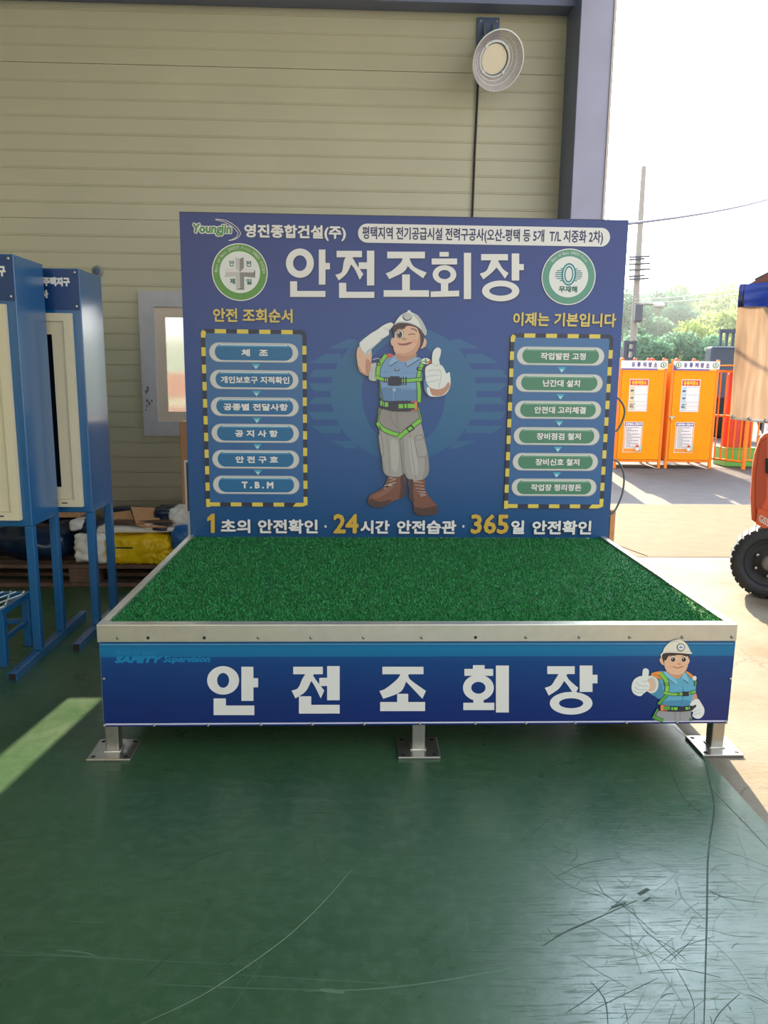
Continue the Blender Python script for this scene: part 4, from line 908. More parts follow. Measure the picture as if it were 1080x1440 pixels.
# flattened cardboard sheets and an open flap on top
random.seed(4)
cs = thing('cardboard_stack', 'stack of flattened brown cardboard with raised flaps on the folded tarps', 'cardboard', (-1.66, 5.22, .404))
st = MB()
for i in range(9):
    dx = random.uniform(-.015, .015); st.box(-1.87+dx, -1.47+dx, 5.10+random.uniform(0, .015), 5.345, (.404+i*.0034), (.404+i*.0034+.003), M_card2)
st.build('flat_sheets', cs)
def sheet(corners, m, th=.006):
    mb = MB(); n = (Vector(corners[1])-Vector(corners[0])).cross(Vector(corners[2])-Vector(corners[0])).normalized()*th
    a_ = [Vector(c_) for c_ in corners]; b_ = [c_+n for c_ in a_]
    mb.add(a_+b_, [(0, 1, 2, 3), (7, 6, 5, 4), (0, 4, 5, 1), (1, 5, 6, 2), (2, 6, 7, 3), (3, 7, 4, 0)], m); return mb
def pxs(pts): return [tuple(at(x, y, 1, Y)) for x, y, Y in pts]
sheet(pxs([(157, 739, 5.11), (190, 737, 5.11), (184, 718.5, 5.24), (156, 722, 5.24)]), M_card).build('flap', cs)
sheet(pxs([(191, 736.5, 5.09), (226, 738, 5.11), (222.5, 715, 5.24), (184, 713.5, 5.24)]), M_card).build('flap', cs)
sheet(pxs([(190, 737, 5.075), (227, 738.5, 5.075), (236, 741.5, 5.06), (199, 741, 5.06)]), M_card).build('flap', cs)
bx = MB().bbox(-2.62, -2.16, 5.30, 5.66, .415, .585, M_card, .004)
tag(bx.build('cardboard_box'), 'closed brown cardboard box behind the cabinet legs, on the dark bundle', 'box')
# narrow framed panel leaning behind the backdrop
lp = thing('framed_panel', 'narrow dark panel with a white edge frame standing behind the board beside the pallet', 'panel', (-1.08, 4.95, 0))
frame(MB(), -1.345, -.83, .52, .86, .012, 4.93, 4.96, M_wt).build('edge_frame', lp)
MB().box(-1.333, -.842, 4.938, 4.955, .532, .848, mat('dark_brown_panel', (62, 54, 58), .4)).build('panel_face', lp)
MB().box(-1.335, -1.31, 4.935, 4.955, 0, .519, M_wt).build('leg', lp); MB().box(-.87, -.845, 4.935, 4.955, 0, .519, M_wt).build('leg', lp)
tag(MB().bbox(-1.505, -1.05, 5.54, 5.7, 0, 1.07, M_card, .005).build('cardboard_box'), 'tall brown carton standing under the window behind the board', 'box')

# ================================================================ WALL FITTINGS
lamp = thing('high_bay_lamp', 'round LED high bay lamp on a bracket high on the back wall', 'lamp', (.66, 5.45, 3.45))
M_lampb = mat('blue_grey_housing', (86, 102, 136), .45, .2); M_disc = mat('led_disc', (226, 220, 196), .35); M_ringw = mat('ring_white', (214, 222, 220), .35); M_dkring = mat('gasket_grey', (104, 112, 122), .5)
def clearmat():
    m = bpy.data.materials.new('prismatic_acrylic'); m.use_nodes = True; t = m.node_tree; b = t.nodes['Principled BSDF']
    b.inputs['Base Color'].default_value = lin((214, 206, 212))+(1,); b.inputs['Roughness'].default_value = .12
    tr = N(t, 'ShaderNodeBsdfTransparent'); mx2 = N(t, 'ShaderNodeMixShader'); mx2.inputs[0].default_value = .62
    t.links.new(tr.outputs[0], mx2.inputs[1]); t.links.new(b.outputs[0], mx2.inputs[2]); t.links.new(mx2.outputs[0], t.nodes['Material Output'].inputs[0]); return m
M_acr = clearmat()
lc = at(697, 84, 1, 5.45)
ax = Vector((.30, -.90, -.52)).normalized()
ML = Matrix.Translation(lc) @ ax.to_track_quat('Z', 'Y').to_matrix().to_4x4() @ Matrix.Scale(.88, 4)
MB().lathe([(.001, -.13), (.06, -.13), (.075, -.10), (.11, -.09), (.118, -.05), (.118, -.035)], M_lampb, ML, 40).build('housing', lamp)
rf = MB(); n = 88; prof = [(.120, -.03), (.150, -.005), (.175, .02), (.200, .045)]
vs = []; fs = []
for (r_, h_) in prof:
    for k_ in range(n*2):
        t_ = math.pi*k_/n; rr = r_ + (.004 if k_ % 2 else -.002); vs.append(ML @ Vector((rr*math.cos(t_), rr*math.sin(t_), h_)))
for i in range(3):
    for k_ in range(n*2): fs.append((i*n*2+k_, i*n*2+(k_+1) % (n*2), (i+1)*n*2+(k_+1) % (n*2), (i+1)*n*2+k_))
rf.add(vs, fs, M_acr); rf.lathe([(.198, .043), (.206, .044), (.206, .050), (.198, .050)], M_ringw, ML, 64)
for hh_, rr_ in ((-.012, .140), (.012, .165)): rf.lathe([(rr_, hh_), (rr_+.003, hh_+.003)], M_ringw, ML, 64)
rf.build('reflector', lamp)
MB().lathe([(.126, -.034), (.126, -.02), (.116, -.014), (.110, -.016)], M_ringw, ML, 48).lathe([(.110, -.016), (.103, -.02), (.101, -.024)], M_dkring, ML, 48).build('bezel', lamp)
dd = MB().lathe([(.102, -.025), (.05, -.022), (.0005, -.021)], M_disc, ML, 48)
dd.build('led_plate', lamp)
for k_ in range(4):
    t_ = math.pi/4+k_*math.pi/2+.1; c_ = ML @ Matrix.Translation((.117*math.cos(t_), .117*math.sin(t_), -.012)) @ Matrix.Rotation(t_, 4, 'Z')
    MB().bbox(-.012, .012, -.010, .010, -.004, .004, M_ringw, .002, c_).build('clip', lamp)
pl0, pl1 = at(670.5, 26, 1, 5.8), at(702, 26.5, 1, 5.8)
MB().bbox(pl0.x, pl1.x, 5.775, 5.796, 3.60, pl0.z, M_lampb, .003).build('mounting_plate', lamp)
for x in (pl0.x+.025, pl1.x-.022): dome(MB(), Vector((x, 5.7745, pl0.z-.025)), .008, M_alu).build('bolt', lamp)
br_ = MB().prism([(5.774, 3.80), (5.774, 3.60), (5.62, 3.52), (5.60, 3.56)], 0, .615, .623, M_alu).prism([(5.774, 3.80), (5.774, 3.60), (5.62, 3.52), (5.60, 3.56)], 0, .675, .683, M_alu)
br_.tube([(.60, 5.6, 3.54), (.70, 5.6, 3.54)], .012, M_alu).tube([(.65, 5.62, 3.54), tuple(ML @ Vector((0, 0, -.12)))], .022, M_lampb)
br_.build('bracket', lamp)
c0_, c1_ = at(672, 120, 1, 5.79), at(664, 306, 1, 5.79)
wire = MB().tube([(c0_.x+.02, 5.785, 3.62), (c0_.x, 5.785, 3.5), (c0_.x, 5.785, c0_.z), (c1_.x+.004, 5.785, (c0_.z+c1_.z)/2), (c1_.x, 5.785, c1_.z), (c1_.x, 5.785, 1.9), (c1_.x, 5.785, .01)], .0075, mat('black_cable', (28, 30, 40), .5), 8)
tag(wire.build('power_cable'), 'straight dark cable running down the back wall from the round lamp', 'cable')
pc = at(138, 382, 1, WALL_Y)
hk = thing('cable_grommet', 'small round grey cable grommet on the back wall above the pallet', 'fitting', (pc.x, WALL_Y-.02, pc.z-.035))
MG = Matrix.Translation((pc.x, WALL_Y-.006, pc.z)) @ Matrix.Rotation(math.pi/2, 4, 'X')
MB().lathe([(.040, 0), (.040, .008), (.030, .018), (.026, .02)], mat('grey_plastic', (150, 150, 140), .4), MG, 28).build('collar', hk)
MB().lathe([(.026, .018), (.0005, .022)], M_lampb, MG, 24).build('plug', hk)

# ================================================================ OUTSIDE: fuel storage lockers
M_or = mat('orange_enamel', (238, 150, 2), .55, 0, .25, noise_amt=.04, noise_scale=4); M_or2 = mat('orange_enamel_frame', (236, 130, 24), .35)
M_pap = mat('white_paper', (232, 226, 226), .5); M_redp = mat('red_header_print', (208, 64, 44), .5); M_pviol = mat('violet_header_print', (92, 84, 150), .5); M_ink = mat('dark_ink', (70, 66, 90), .5)
M_sky = mat('pale_blue_cell', (186, 210, 226), .5); M_hair = mat('thin_rule', (176, 170, 176), .5); M_oline = mat('orange_print', (236, 150, 50), .5)
M_inkb = mat('indigo_ink', (78, 74, 140), .5); M_ora = mat('yellow_print', (240, 190, 60), .5); M_mint = mat('mint_print', (150, 206, 206), .5)
CY = 11.74
def locker(x0, label, latch, cell):
    x1 = x0+.735; y0 = CY; y1 = CY+.80; z1 = 1.64
    t = thing('storage_locker', label, 'storage locker', ((x0+x1)/2, (y0+y1)/2, 0), 'orange fuel storage lockers')
    for x in (x0, x1-.04):
        for y in (y0, y1-.04): MB().bbox(x, x+.04, y, y+.04, 0, z1+.03, M_or2, .003).build('post', t)
    for z in (.10, 1.50): MB().box(x0+.041, x1-.041, y0+.003, y0+.035, z, z+.035, M_or2).build('cross_rail', t)
    MB().box(x0+.041, x1-.041, y1-.035, y1-.003, 1.58, 1.615, M_or2).build('cross_rail', t)
    MB().box(x0+.005, x0+.03, y0+.041, y1-.041, .12, 1.5, M_or).build('side_panel', t); MB().box(x1-.03, x1-.005, y0+.041, y1-.041, .12, 1.5, M_or).build('side_panel', t)
    MB().box(x0+.041, x1-.041, y1-.03, y1-.01, .12, 1.57, M_or).build('back_panel', t); MB().box(x0+.041, x1-.041, y0+.04, y1-.041, .10, .12, M_or).build('base_panel', t)
    d = MB().bbox(x0+.044, x1-.044, y0-.006, y0+.012, .14, 1.495, M_or, .003).build('door', t)
    for k_ in range(6):
        for x in (x0+.055, x1-.055): dome(MB(), Vector((x, y0-.0065, .2+k_*.24)), .006, M_gold).build('rivet', d)
    if latch:
        MB().box(x0+.005, x0+.10, y0-.022, y0-.0065, .79, .815, M_galv).box(x0+.03, x0+.065, y0-.032, y0-.0225, .755, .80, M_gold).build('latch', d)
    s = MB().box(x0+.01, x1-.01, y0-.022, y0-.010, 1.505, 1.645, M_pap); a = Art(s, y0-.022, .0004, px=False)
    a.rect(x0+.012, 1.507, x1-.012, 1.527, M_pviol, True); a.rect(x1-.16, 1.507, x1-.05, 1.527, M_ora, True); a.rect(x1-.05, 1.507, x1-.012, 1.527, M_redp, True)
    if latch: a.poly([(x0+.012, 1.507), (x0+.09, 1.507), (x0+.012, 1.60)], M_pviol, True)
    for i, ch in enumerate('유류저장소'): a.text(ch, x0+.17+i*.085, 1.548, x0+.225+i*.085, 1.622, M_inkb, .006)
    ec = (x1-.075,) + ((x0+.085,) if latch else ())
    for cx in ec: a.ell(cx, 1.586, .045, .042, M_lg, 24, True); a.ell(cx, 1.586, .032, .030, M_pap, 24, True); a.ell(cx, 1.586, .012, .022, M_lg, 16, True)
    s.build('header_sign', t)
    # the status sheet
    q = MB(); px0 = x0+.165; px1 = px0+.29; z0_, z1_ = .88, 1.37
    q.box(px0, px1, y0-.010, y0-.0065, z0_, z1_, M_pap); a = Art(q, y0-.010, .0004, px=False)
    a.rect(px0+.008, z1_-.095, px1-.008, z1_-.01, M_redp, True); a.text('유류저장소', px0+.03, z1_-.085, px1-.03, z1_-.022, M_ora, .006)
    a.rect(px0+.012, z0_+.02, px0+.078, z1_-.115, M_sky if cell else M_cream, True); a.rect(px0+.078, z0_+.02, px0+.10, z0_+.15, mat('pale_yellow_cell', (232, 228, 200), .5), True)
    for zz in (z0_+.02, z0_+.085, z0_+.15, z0_+.26, z1_-.115): a.rect(px0+.012, zz-.002, px1-.012, zz+.002, M_hair, True)
    for xx in (px0+.078, px1-.012): a.rect(xx-.0015, z0_+.02, xx+.0015, z1_-.115, M_hair, True)
    a.text('품목', px0+.022, z1_-.19, px0+.068, z1_-.16, M_ink, .003); a.text('수량', px0+.022, z1_-.30, px0+.068, z1_-.27, M_ink, .003); a.text('관리', px0+.025, z0_+.095, px0+.065, z0_+.118, M_ink, .002); a.text('책임자', px0+.018, z0_+.06, px0+.072, z0_+.084, M_ink, .002)
    a.text('정', px0+.082, z0_+.108, px0+.098, z0_+.126, M_ink, .002); a.text('부', px0+.082, z0_+.044, px0+.098, z0_+.062, M_ink, .002)
    q.build('status_sheet', d)
    q = MB(); px0 = x0+.125; px1 = px0+.29; z0_, z1_ = .25, .72
    q.box(px0, px1, y0-.010, y0-.0065, z0_, z1_, M_pap); a = Art(q, y0-.010, .0004, px=False)
    a.rect(px0+.008, z0_+.008, px1-.008, z1_-.008, M_oline if not latch else M_oline, True); a.rect(px0+.02, z0_+.06, px1-.02, z1_-.06, M_pap, True); a.rect(px0+.008, z1_-.06, px1-.008, z1_-.008, M_pviol, True)
    a.text('유류저장소 안전수칙', px0+.02, z1_-.052, px1-.02, z1_-.016, M_pap, .004)
    rr = random.Random(7); zz = z1_-.085
    for n_ in range(13):
        ind = .030 if n_ in (1, 3, 5, 8, 11) else .022
        xx = px0+ind+.006; end = px0+.06+rr.random()*.05+.15*(n_ % 2 == 0)
        while xx < min(end, px1-.03):
            w_ = .006+rr.random()*.012; a.rect(xx, zz-.004, min(xx+w_, px1-.026), zz+.004, M_ink, True); xx += w_+.004
        zz -= .0245
    a.ell(px1-.085, z0_+.085, .024, .03, K['skin'], 16, True); a.ell(px1-.085, z0_+.105, .026, .018, M_redp, 16, True); a.ell(px1-.045, z0_+.08, .022, .034, M_mint, 16, True); a.ell(px1-.085, z0_+.055, .028, .022, M_pap, 16, True)
    q.build('rules_poster', d)
    return t
locker(2.70, 'orange fuel locker behind the blue board, farthest from the barred cage', False, False)
locker(3.742, 'orange fuel locker with white header, partly hidden by the blue board edge', False, False)
locker(4.545, 'orange fuel locker with door latch and full header sign, beside the barred cage', True, True)
# small unidentified red pieces on top of the lockers, built as caps
rl = [(875, 0), (893, 0), (912, 0), (918, 1), (934, 1), (952, 1), (976, 1)]
M_capred = mat('red_plastic_cap', (226, 72, 44), .4); M_cono = mat('orange_plastic', (236, 110, 40), .4)
desc = ['hidden edge post of the left locker', 'middle of the left locker roof', 'left locker roof below the lamp post', 'right corner of the left locker roof', 'left corner of the right locker roof', 'roof of the right locker above its emblem', 'right end of the right locker roof']
for i, (px, k_) in enumerate(rl):
    z = 1.668
    p = at(px, 506, 1, CY+.3)
    cb_ = thing('red_cap', 'small red cap on the '+desc[i], 'lamp', (p.x, CY+.3, 1.615), None)
    MB().lathe([(.036, 1.605), (.036, 1.65), (.028, 1.652)], M_cono, Matrix.Translation((p.x, CY+.3, 0)), 14).build('base', cb_)
    MB().lathe([(.028, 1.652), (.028, 1.675), (.018, 1.69), (.0005, 1.693)], M_capred, Matrix.Translation((p.x, CY+.3, 0)), 14).build('lens', cb_)
# roof slats that carry the red caps
for i, x0 in enumerate((2.70, 3.742, 4.545)):
    t = [o for o in bpy.data.objects if o.name.startswith('storage_locker')][i]
    MB().box(x0+.041, x0+.694, CY+.2, CY+.4, 1.585, 1.604, M_or2).build('roof_slat', t)

# barred cage with red covers inside
cg = thing('barred_cage', 'orange barred gas cage with an open angled gate beside the lockers', 'cage', (6.0, 12.2, 0))
gx0, gx1 = at(1000, 655, 1, 11.9).x+.05, at(1036, 655, 1, 11.72).x
g0 = Vector((5.36, 12.35, 0)); g1 = Vector((5.74, 11.70, 0))
def bars(mb, p, q, z0, z1, n, r=.012, m=M_or2):
    for k_ in range(n):
        w_ = p.lerp(q, (k_+.5)/n); mb.tube([(w_.x, w_.y, z0), (w_.x, w_.y, z1)], r, m, 6)
    for z in (z0, (z0+z1)/2, z1): mb.tube([(p.x, p.y, z), (q.x, q.y, z)], r*1.5, m, 6)
    return mb
gt = bars(MB(), g0, g1, .12, 1.5, 7); gt.tube([(g0.x, g0.y, .02), (g0.x, g0.y, 1.62)], .025, M_or2, 8).build('gate', cg)
bars(MB(), Vector((5.80, 11.70, 0)), Vector((6.75, 11.70, 0)), .14, 1.5, 9).build('front_bars', cg)
bars(MB(), Vector((6.78, 11.72, 0)), Vector((6.78, 12.55, 0)), .14, 1.5, 8).build('side_bars', cg)
for x, y in ((5.75, 11.68), (6.76, 11.68), (6.76, 12.55), (5.42, 12.62)): MB().bbox(x, x+.05, y, y+.05, 0, 1.58, M_or2, .003).build('post', cg)
MB().box(5.45, 6.76, 11.74, 12.54, 1.585, 1.60, M_or).build('roof', cg)
sg = MB().box(6.02, 6.34, 11.66, 11.668, .56, 1.0, M_pap); a = Art(sg, 11.66, .0004, px=False)
[a.rect(x_, .92, x_+.035, .96, M_redp, True) for x_ in (6.06, 6.10, 6.14, 6.20, 6.24)]
for n_ in range(9): a.rect(6.06, .87-n_*.033, 6.06+.12+.11*((n_*37) % 5)/4, .878-n_*.033, M_hair, True)
sg.build('rules_sheet', cg)
M_redt = mat('red_mesh_cover', (196, 78, 66), .5, noise_amt=.1, noise_scale=12); M_gr = mat('green_crate', (110, 190, 90), .5)
M_mach = mat('dark_machine', (64, 68, 74), .5)
for i, (x, w_, h_, lab) in enumerate(((5.84, .32, 1.55, 'tall red fabric covered cylinder in the barred cage, behind the gate'), (6.08, .16, 1.32, 'shorter red covered cylinder in the barred cage, behind the printed sheet'))):
    tag(MB().lathe([(w_/2, .301), (w_/2, h_-.12), (w_*.36, h_-.03), (w_*.12, h_), (.001, h_)], M_redt, Matrix.Translation((x, 12.28, 0)), 24).build('gas_cylinder'), lab, 'cylinder')
gcr = thing('plastic_crate', 'green plastic crate under the red cylinders in the barred cage', 'crate', (5.93, 12.28, 0))
MB().bbox(5.66, 6.2, 12.06, 12.5, .0, .28, M_gr, .01).build('body', gcr); MB().bbox(5.655, 6.205, 12.05, 12.51, .281, .30, M_gr, .005).build('rim', gcr)
eq = thing('machine_unit', 'dark machine behind the cage bars at the right end', 'machine', (6.5, 12.2, 0))
MB().bbox(6.3, 6.68, 12.0, 12.4, 0, .5, M_mach, .02).build('body', eq); MB().bbox(6.34, 6.64, 12.05, 12.35, .501, .9, M_mach, .03).build('hood', eq); MB().lathe([(.03, .9), (.03, 1.05)], M_galv, Matrix.Translation((6.5, 12.2, 0)), 12, caps=True).build('pipe', eq)

# dark lorry parts far behind the lockers
M_trk = mat('dark_blue_grey_truck', (62, 74, 92), .5)
tr = thing('loader_truck', 'dark grey truck with slatted headboard behind the cage and lockers', 'truck', (9.2, 17.75, 0))
x0_, x1_ = at(1011, 480, 1, 17.5).x, at(1060, 480, 1, 17.5).x
zt = at(1011, 468, 1, 17.5).z; zm = at(1011, 487, 1, 17.5).z
MB().bbox(x0_-.1, x1_+2.2, 17.6, 17.95, .9, zm, M_trk, .05).build('body', tr)
sl_ = MB()
for k_ in range(16): sl_.box(x0_+.02+k_*.14, x0_+.07+k_*.14, 17.5, 17.56, zm, zt, M_trk)
sl_.box(x0_, x0_+2.3, 17.48, 17.58, zt, zt+.08, M_trk).build('slatted_headboard', tr)
for x in (x0_+.3, x0_+1.7):
    MB().lathe([(.0, -.12), (.45, -.12), (.5, -.06), (.5, .06), (.45, .12), (.0, .12)], mat('tyre_black', (30, 30, 32), .8), Matrix.Translation((x, 17.75, .5)) @ Matrix.Rotation(math.pi/2, 4, 'X'), 28).build('wheel', tr)
hk2 = thing('lift_frame', 'dark lattice lift frame standing behind the left locker at the pole', 'machine', (6.0, 16.0, 0))
x0_, x1_ = at(877, 490, 1, 16).x, at(894, 490, 1, 16).x; zt = at(885, 479, 1, 16).z
for x in (x0_, x1_-.06): MB().box(x, x+.07, 15.98, 16.05, 0, zt, M_trk).build('upright', hk2)
MB().box(x0_+.07, x0_+.13, 16.06, 16.1, 0, zt, M_trk).build('upright', hk2)
q = MB()
for z in (zt-.07, zt-.22, zt-.4, zt-.6, .3): q.box(x0_+.071, x1_-.061, 15.99, 16.03, z, z+.06, M_trk)
q.build('rungs', hk2)

# utility pole
M_pole = mat('pale_concrete_pole', (156, 150, 142), .7); M_ins = mat('dark_insulator', (90, 92, 100), .5)
PY = 26.0
p0, p1 = at(889, 505, 1, PY), at(905.5, 234, 1, PY)
xb_ = p0.x - (p1.x-p0.x)/(p1.z-p0.z)*p0.z
up = thing('utility_pole', 'tall pale concrete utility pole with a street light behind the lockers', 'utility pole', (p0.x, PY, 0))
MB().tube([(p0.x, PY, 0), (p0.x, PY, p0.z), (p1.x, PY, p1.z)], [.13, .12, .078], M_pole, 18).build('pole', up)
for py, ln in ((363, .5), (366.5, -.3), (373, .6), (381, .6), (390, -.3), (394, .4)):
    p = at(894, py, 1, PY); MB().tube([(p.x-.28, PY-.16, p.z), (p.x+.28+.2*ln, PY-.2, p.z+.04)], .03, M_ins, 6).build('step_bracket', up)
p = at(893, 431, 1, PY); e = at(917, 429, 1, PY); e2 = at(931, 431.5, 1, PY)
MB().tube([(p.x, PY-.1, p.z), ((p.x+e.x)/2, PY-.15, e.z+.02), (e.x, PY-.2, e.z)], .035, M_pole, 8).build('light_arm', up)
MB().soft(e.x-.05, e2.x, PY-.32, PY-.08, e2.z-.05, e2.z+.12, M_silver, 0, 0, 3, 1, 0).build('light_head', up)
MB().bbox(p.x-.1, p.x+.15, PY-.35, PY-.19, p.z-.5, p.z+.05, M_ins, .02).build('control_box', up)
def cable(name, label, pts, r, m):
    return tag(MB().tube(pts, r, m, 6).build(name), label, 'cable')
M_wk = mat('dark_wire', (92, 96, 120), .5); M_ww = mat('pale_wire', (206, 206, 196), .5)
def sag(a, b, s, n=14): return [tuple(Vector(a).lerp(Vector(b), k_/n)-Vector((0, 0, s*4*(k_/n)*(1-k_/n)))) for k_ in range(n+1)]
cable('overhead_wire', 'thick dark overhead wire crossing the white sky from the board top', sag((1.415, 5.885, at(846, 322, 1, 5.9).z), at(1180, 236, 1, 20), .22), .013, M_wk)
cable('overhead_wire', 'upper pale overhead wire across the trees from the utility pole', sag(at(893, 421, 1, PY-.16), at(1130, 376, 1, 34), .3), .016, M_ww)
cable('overhead_wire', 'lower pale overhead wire just under its twin over the trees', sag(at(893, 425, 1, PY-.16), at(1130, 383, 1, 34), .35), .016, M_ww)
cable('overhead_wire', 'faint thin wire against the sky between the thick wire and the trees', sag(at(901, 356, 1, PY-.12), at(1140, 327, 1, 40), .3), .010, M_ww)
M_loop = mat('grey_cable', (92, 100, 104), .5)
for lab, pts in (('upper loop of dark cable sticking out behind the right board edge', [(852, 556), (866, 558), (875, 567), (878.5, 578), (876, 590), (868, 605), (858, 606), (850, 604)]),
                 ('lower loop of dark cable hanging behind the right board edge', [(848, 644), (862, 646), (872, 653), (877.5, 668), (876, 690), (870, 708), (862, 721), (850, 728)])):
    P_ = catmull([tuple(at(x, y, 1, Yb+.09)) for x, y in pts], 5, False)
    cable('cable_loop', lab, P_, .0055, M_loop)
pr = [at(859.5, 716, 1, Yb+.2), at(861, 764, 1, Yb+.2)]
tag(MB().bbox(pr[0].x-.016, pr[0].x+.016, Yb+.16, Yb+.2, 0, pr[0].z, mat('orange_brown_timber', (196, 140, 92), .7, noise_amt=.15, noise_scale=20), .003).build('timber_prop'), 'short brown timber prop standing behind the board at its right bottom corner', 'timber')

# ================================================================ FORKLIFT
M_fo = mat('forklift_orange', (216, 92, 48), .35, noise_amt=.05, noise_scale=3); M_fo2 = mat('forklift_orange_dark', (176, 66, 34), .4); M_tyre = mat('tyre_rubber', (48, 48, 50), .75, noise_amt=.15, noise_scale=20)
fk = thing('forklift', 'orange forklift with a clear vinyl curtain at the right picture edge', 'forklift', (2.4, 4.75, 0))
TH = R(26); FO = at(1079, 842, 2, 0)
FU, FW = Vector((math.cos(TH), -math.sin(TH), 0)), Vector((math.sin(TH), math.cos(TH), 0))
MF = Matrix((FU, FW, Vector((0, 0, 1)))).transposed().to_4x4(); MF.translation = FO   # local axes: along the truck, away from the viewer, up
def fp(px, py, b=0.):
    """pixel -> (along, height) on the truck side plane at depth b"""
    d = FWD+RGT*((px-540)/F_PX)-UPV*((py-720)/F_PX)
    t = ((FO+FW*b-CAM).dot(FW))/d.dot(FW); q = CAM+d*t-FO
    return (q.dot(FU), q.z)
class FB(MB):
    def build(s, name, parent=None, base=None):
        s.v = [tuple(MF @ Vector(v)) for v in s.v]; return MB.build(s, name, parent, base)
fk.location = FO; WLOC[fk.name] = FO.copy()
FY = 0.0
wa, wr = fp(1082, 797)[0], .235
MWm = Matrix.Translation((wa, 0, wr+.001)) @ Matrix.Rotation(math.pi/2, 4, 'X')
wh = FB().lathe([(wr*.70, -.17), (wr*.95, -.17), (wr*.965, -.14), (wr*.965, .0), (wr*.93, .02), (wr*.74, .026), (wr*.70, .02), (wr*.66, .0), (wr*.60, -.03)], M_tyre, MWm, 56)
for k_ in range(30):
    wh.bbox(wr*.93, wr*1.0, -.018, .018, -.16, .012, M_tyre, .004, MWm @ Matrix.Rotation(2*math.pi*k_/30, 4, 'Z'))
wh.build('tyre', fk)
rm = FB().lathe([(wr*.66, -.01), (wr*.62, .0), (wr*.56, -.03), (wr*.4, -.035), (wr*.36, -.02), (.0005, -.02)], M_tyre, MWm, 40)
rm.lathe([(.052, -.02), (.05, .012), (.035, .03), (.0005, .034)], mat('grey_hub', (120, 116, 112), .5), MWm, 24)
for k_ in range(6):
    t_ = .5+k_*math.pi/3; rm.lathe([(.013, -.03), (.013, -.012), (.006, -.008), (.0005, -.008)], M_galv, MWm @ Matrix.Translation((.088*math.cos(t_), .088*math.sin(t_), 0)), 8)
rm.build('rim', fk)
out = [fp(1057, 732), fp(1055.5, 700), fp(1058, 660), fp(1061, 640), fp(1069, 617), fp(1075, 611), fp(1086, 606)]
hi_x = 1.5
body = out+[(hi_x, out[-1][1]), (hi_x, .35), (.55, .33), (.34, .40), (.24, .50), fp(1084, 748), fp(1071, 741)]
bd = FB().prism(body, 1, .03, .12, M_fo); bd.prism([(.3, .36), (.3, out[-1][1]-.01), (hi_x-.01, out[-1][1]-.01), (hi_x-.01, .36)], 1, .121, .9, M_fo); bd.build('side_body', fk)
FB().prism([fp(1063, 668), fp(1069, 624), fp(1079, 614), fp(1078, 700), fp(1063, 735)], 1, .018, .029, M_fo2).build('side_strip', fk)
FB().prism([fp(1077, 645), fp(1110, 645), fp(1110, 680), fp(1077, 665)], 1, .010, .017, M_hole).build('side_window', fk)
pn = FB().prism([fp(1066, 715), fp(1130, 738), (.42, .40), (.34, .41), (.25, .50), fp(1082, 747), fp(1063, 737)], 1, .004, .016, M_fo)
vs_, fs_ = text_mesh('GSS'); X_ = [v[0] for v in vs_]; Z_ = [v[1] for v in vs_]; g0_, g1_ = fp(1067, 733), fp(1082, 724)
for q_ in range(3): pn.add([(g0_[0]+(v[0]-min(X_))/(max(X_)-min(X_))*(g1_[0]-g0_[0])+q_*.0015, .0036-q_*.0001, g0_[1]+(v[1]-min(Z_))/(max(Z_)-min(Z_))*(g1_[1]-g0_[1])-.02*(v[0]-min(X_))) for v in vs_], fs_, M_silver)
pn.build('lower_panel', fk)
for a_ in (.35, 1.3): FB().bbox(a_, a_+.06, .06, .11, out[-1][1]+.001, 1.95, M_trk, .005).build('guard_post', fk)
FB().lathe([(.1, -.1), (.19, -.1), (.2, -.06), (.2, .06), (.19, .1), (.1, .1), (.09, .03), (.001, .03)], M_tyre, Matrix.Translation((1.2, .01, .2)) @ Matrix.Rotation(math.pi/2, 4, 'X'), 30).build('tyre', fk)
FB().lathe([(.12, -.1), (.22, -.1), (.232, -.06), (.232, .06), (.22, .1), (.12, .1), (.11, .03), (.001, .03)], M_tyre, Matrix.Translation((wa+.12, .75, .233)) @ Matrix.Rotation(math.pi/2, 4, 'X'), 30, smooth=False).build('tyre', fk)
FB().prism([fp(1052, 400), fp(1066, 392), fp(1080, 384), (fp(1090, 380)[0], fp(1090, 380)[1]), (hi_x, fp(1090, 380)[1]), (hi_x, fp(1090, 400)[1])], 1, .0, .9, mat('brown_roof_guard', (128, 76, 66), .5)).build('overhead_guard', fk)
r0_, r1_ = fp(1062, 393), fp(1095, 376)
FB().tube([(r0_[0], .02, r0_[1]), (r1_[0], .02, r1_[1]), (hi_x, .02, r1_[1]+.01)], .009, M_trk, 8).build('guard_rail', fk)
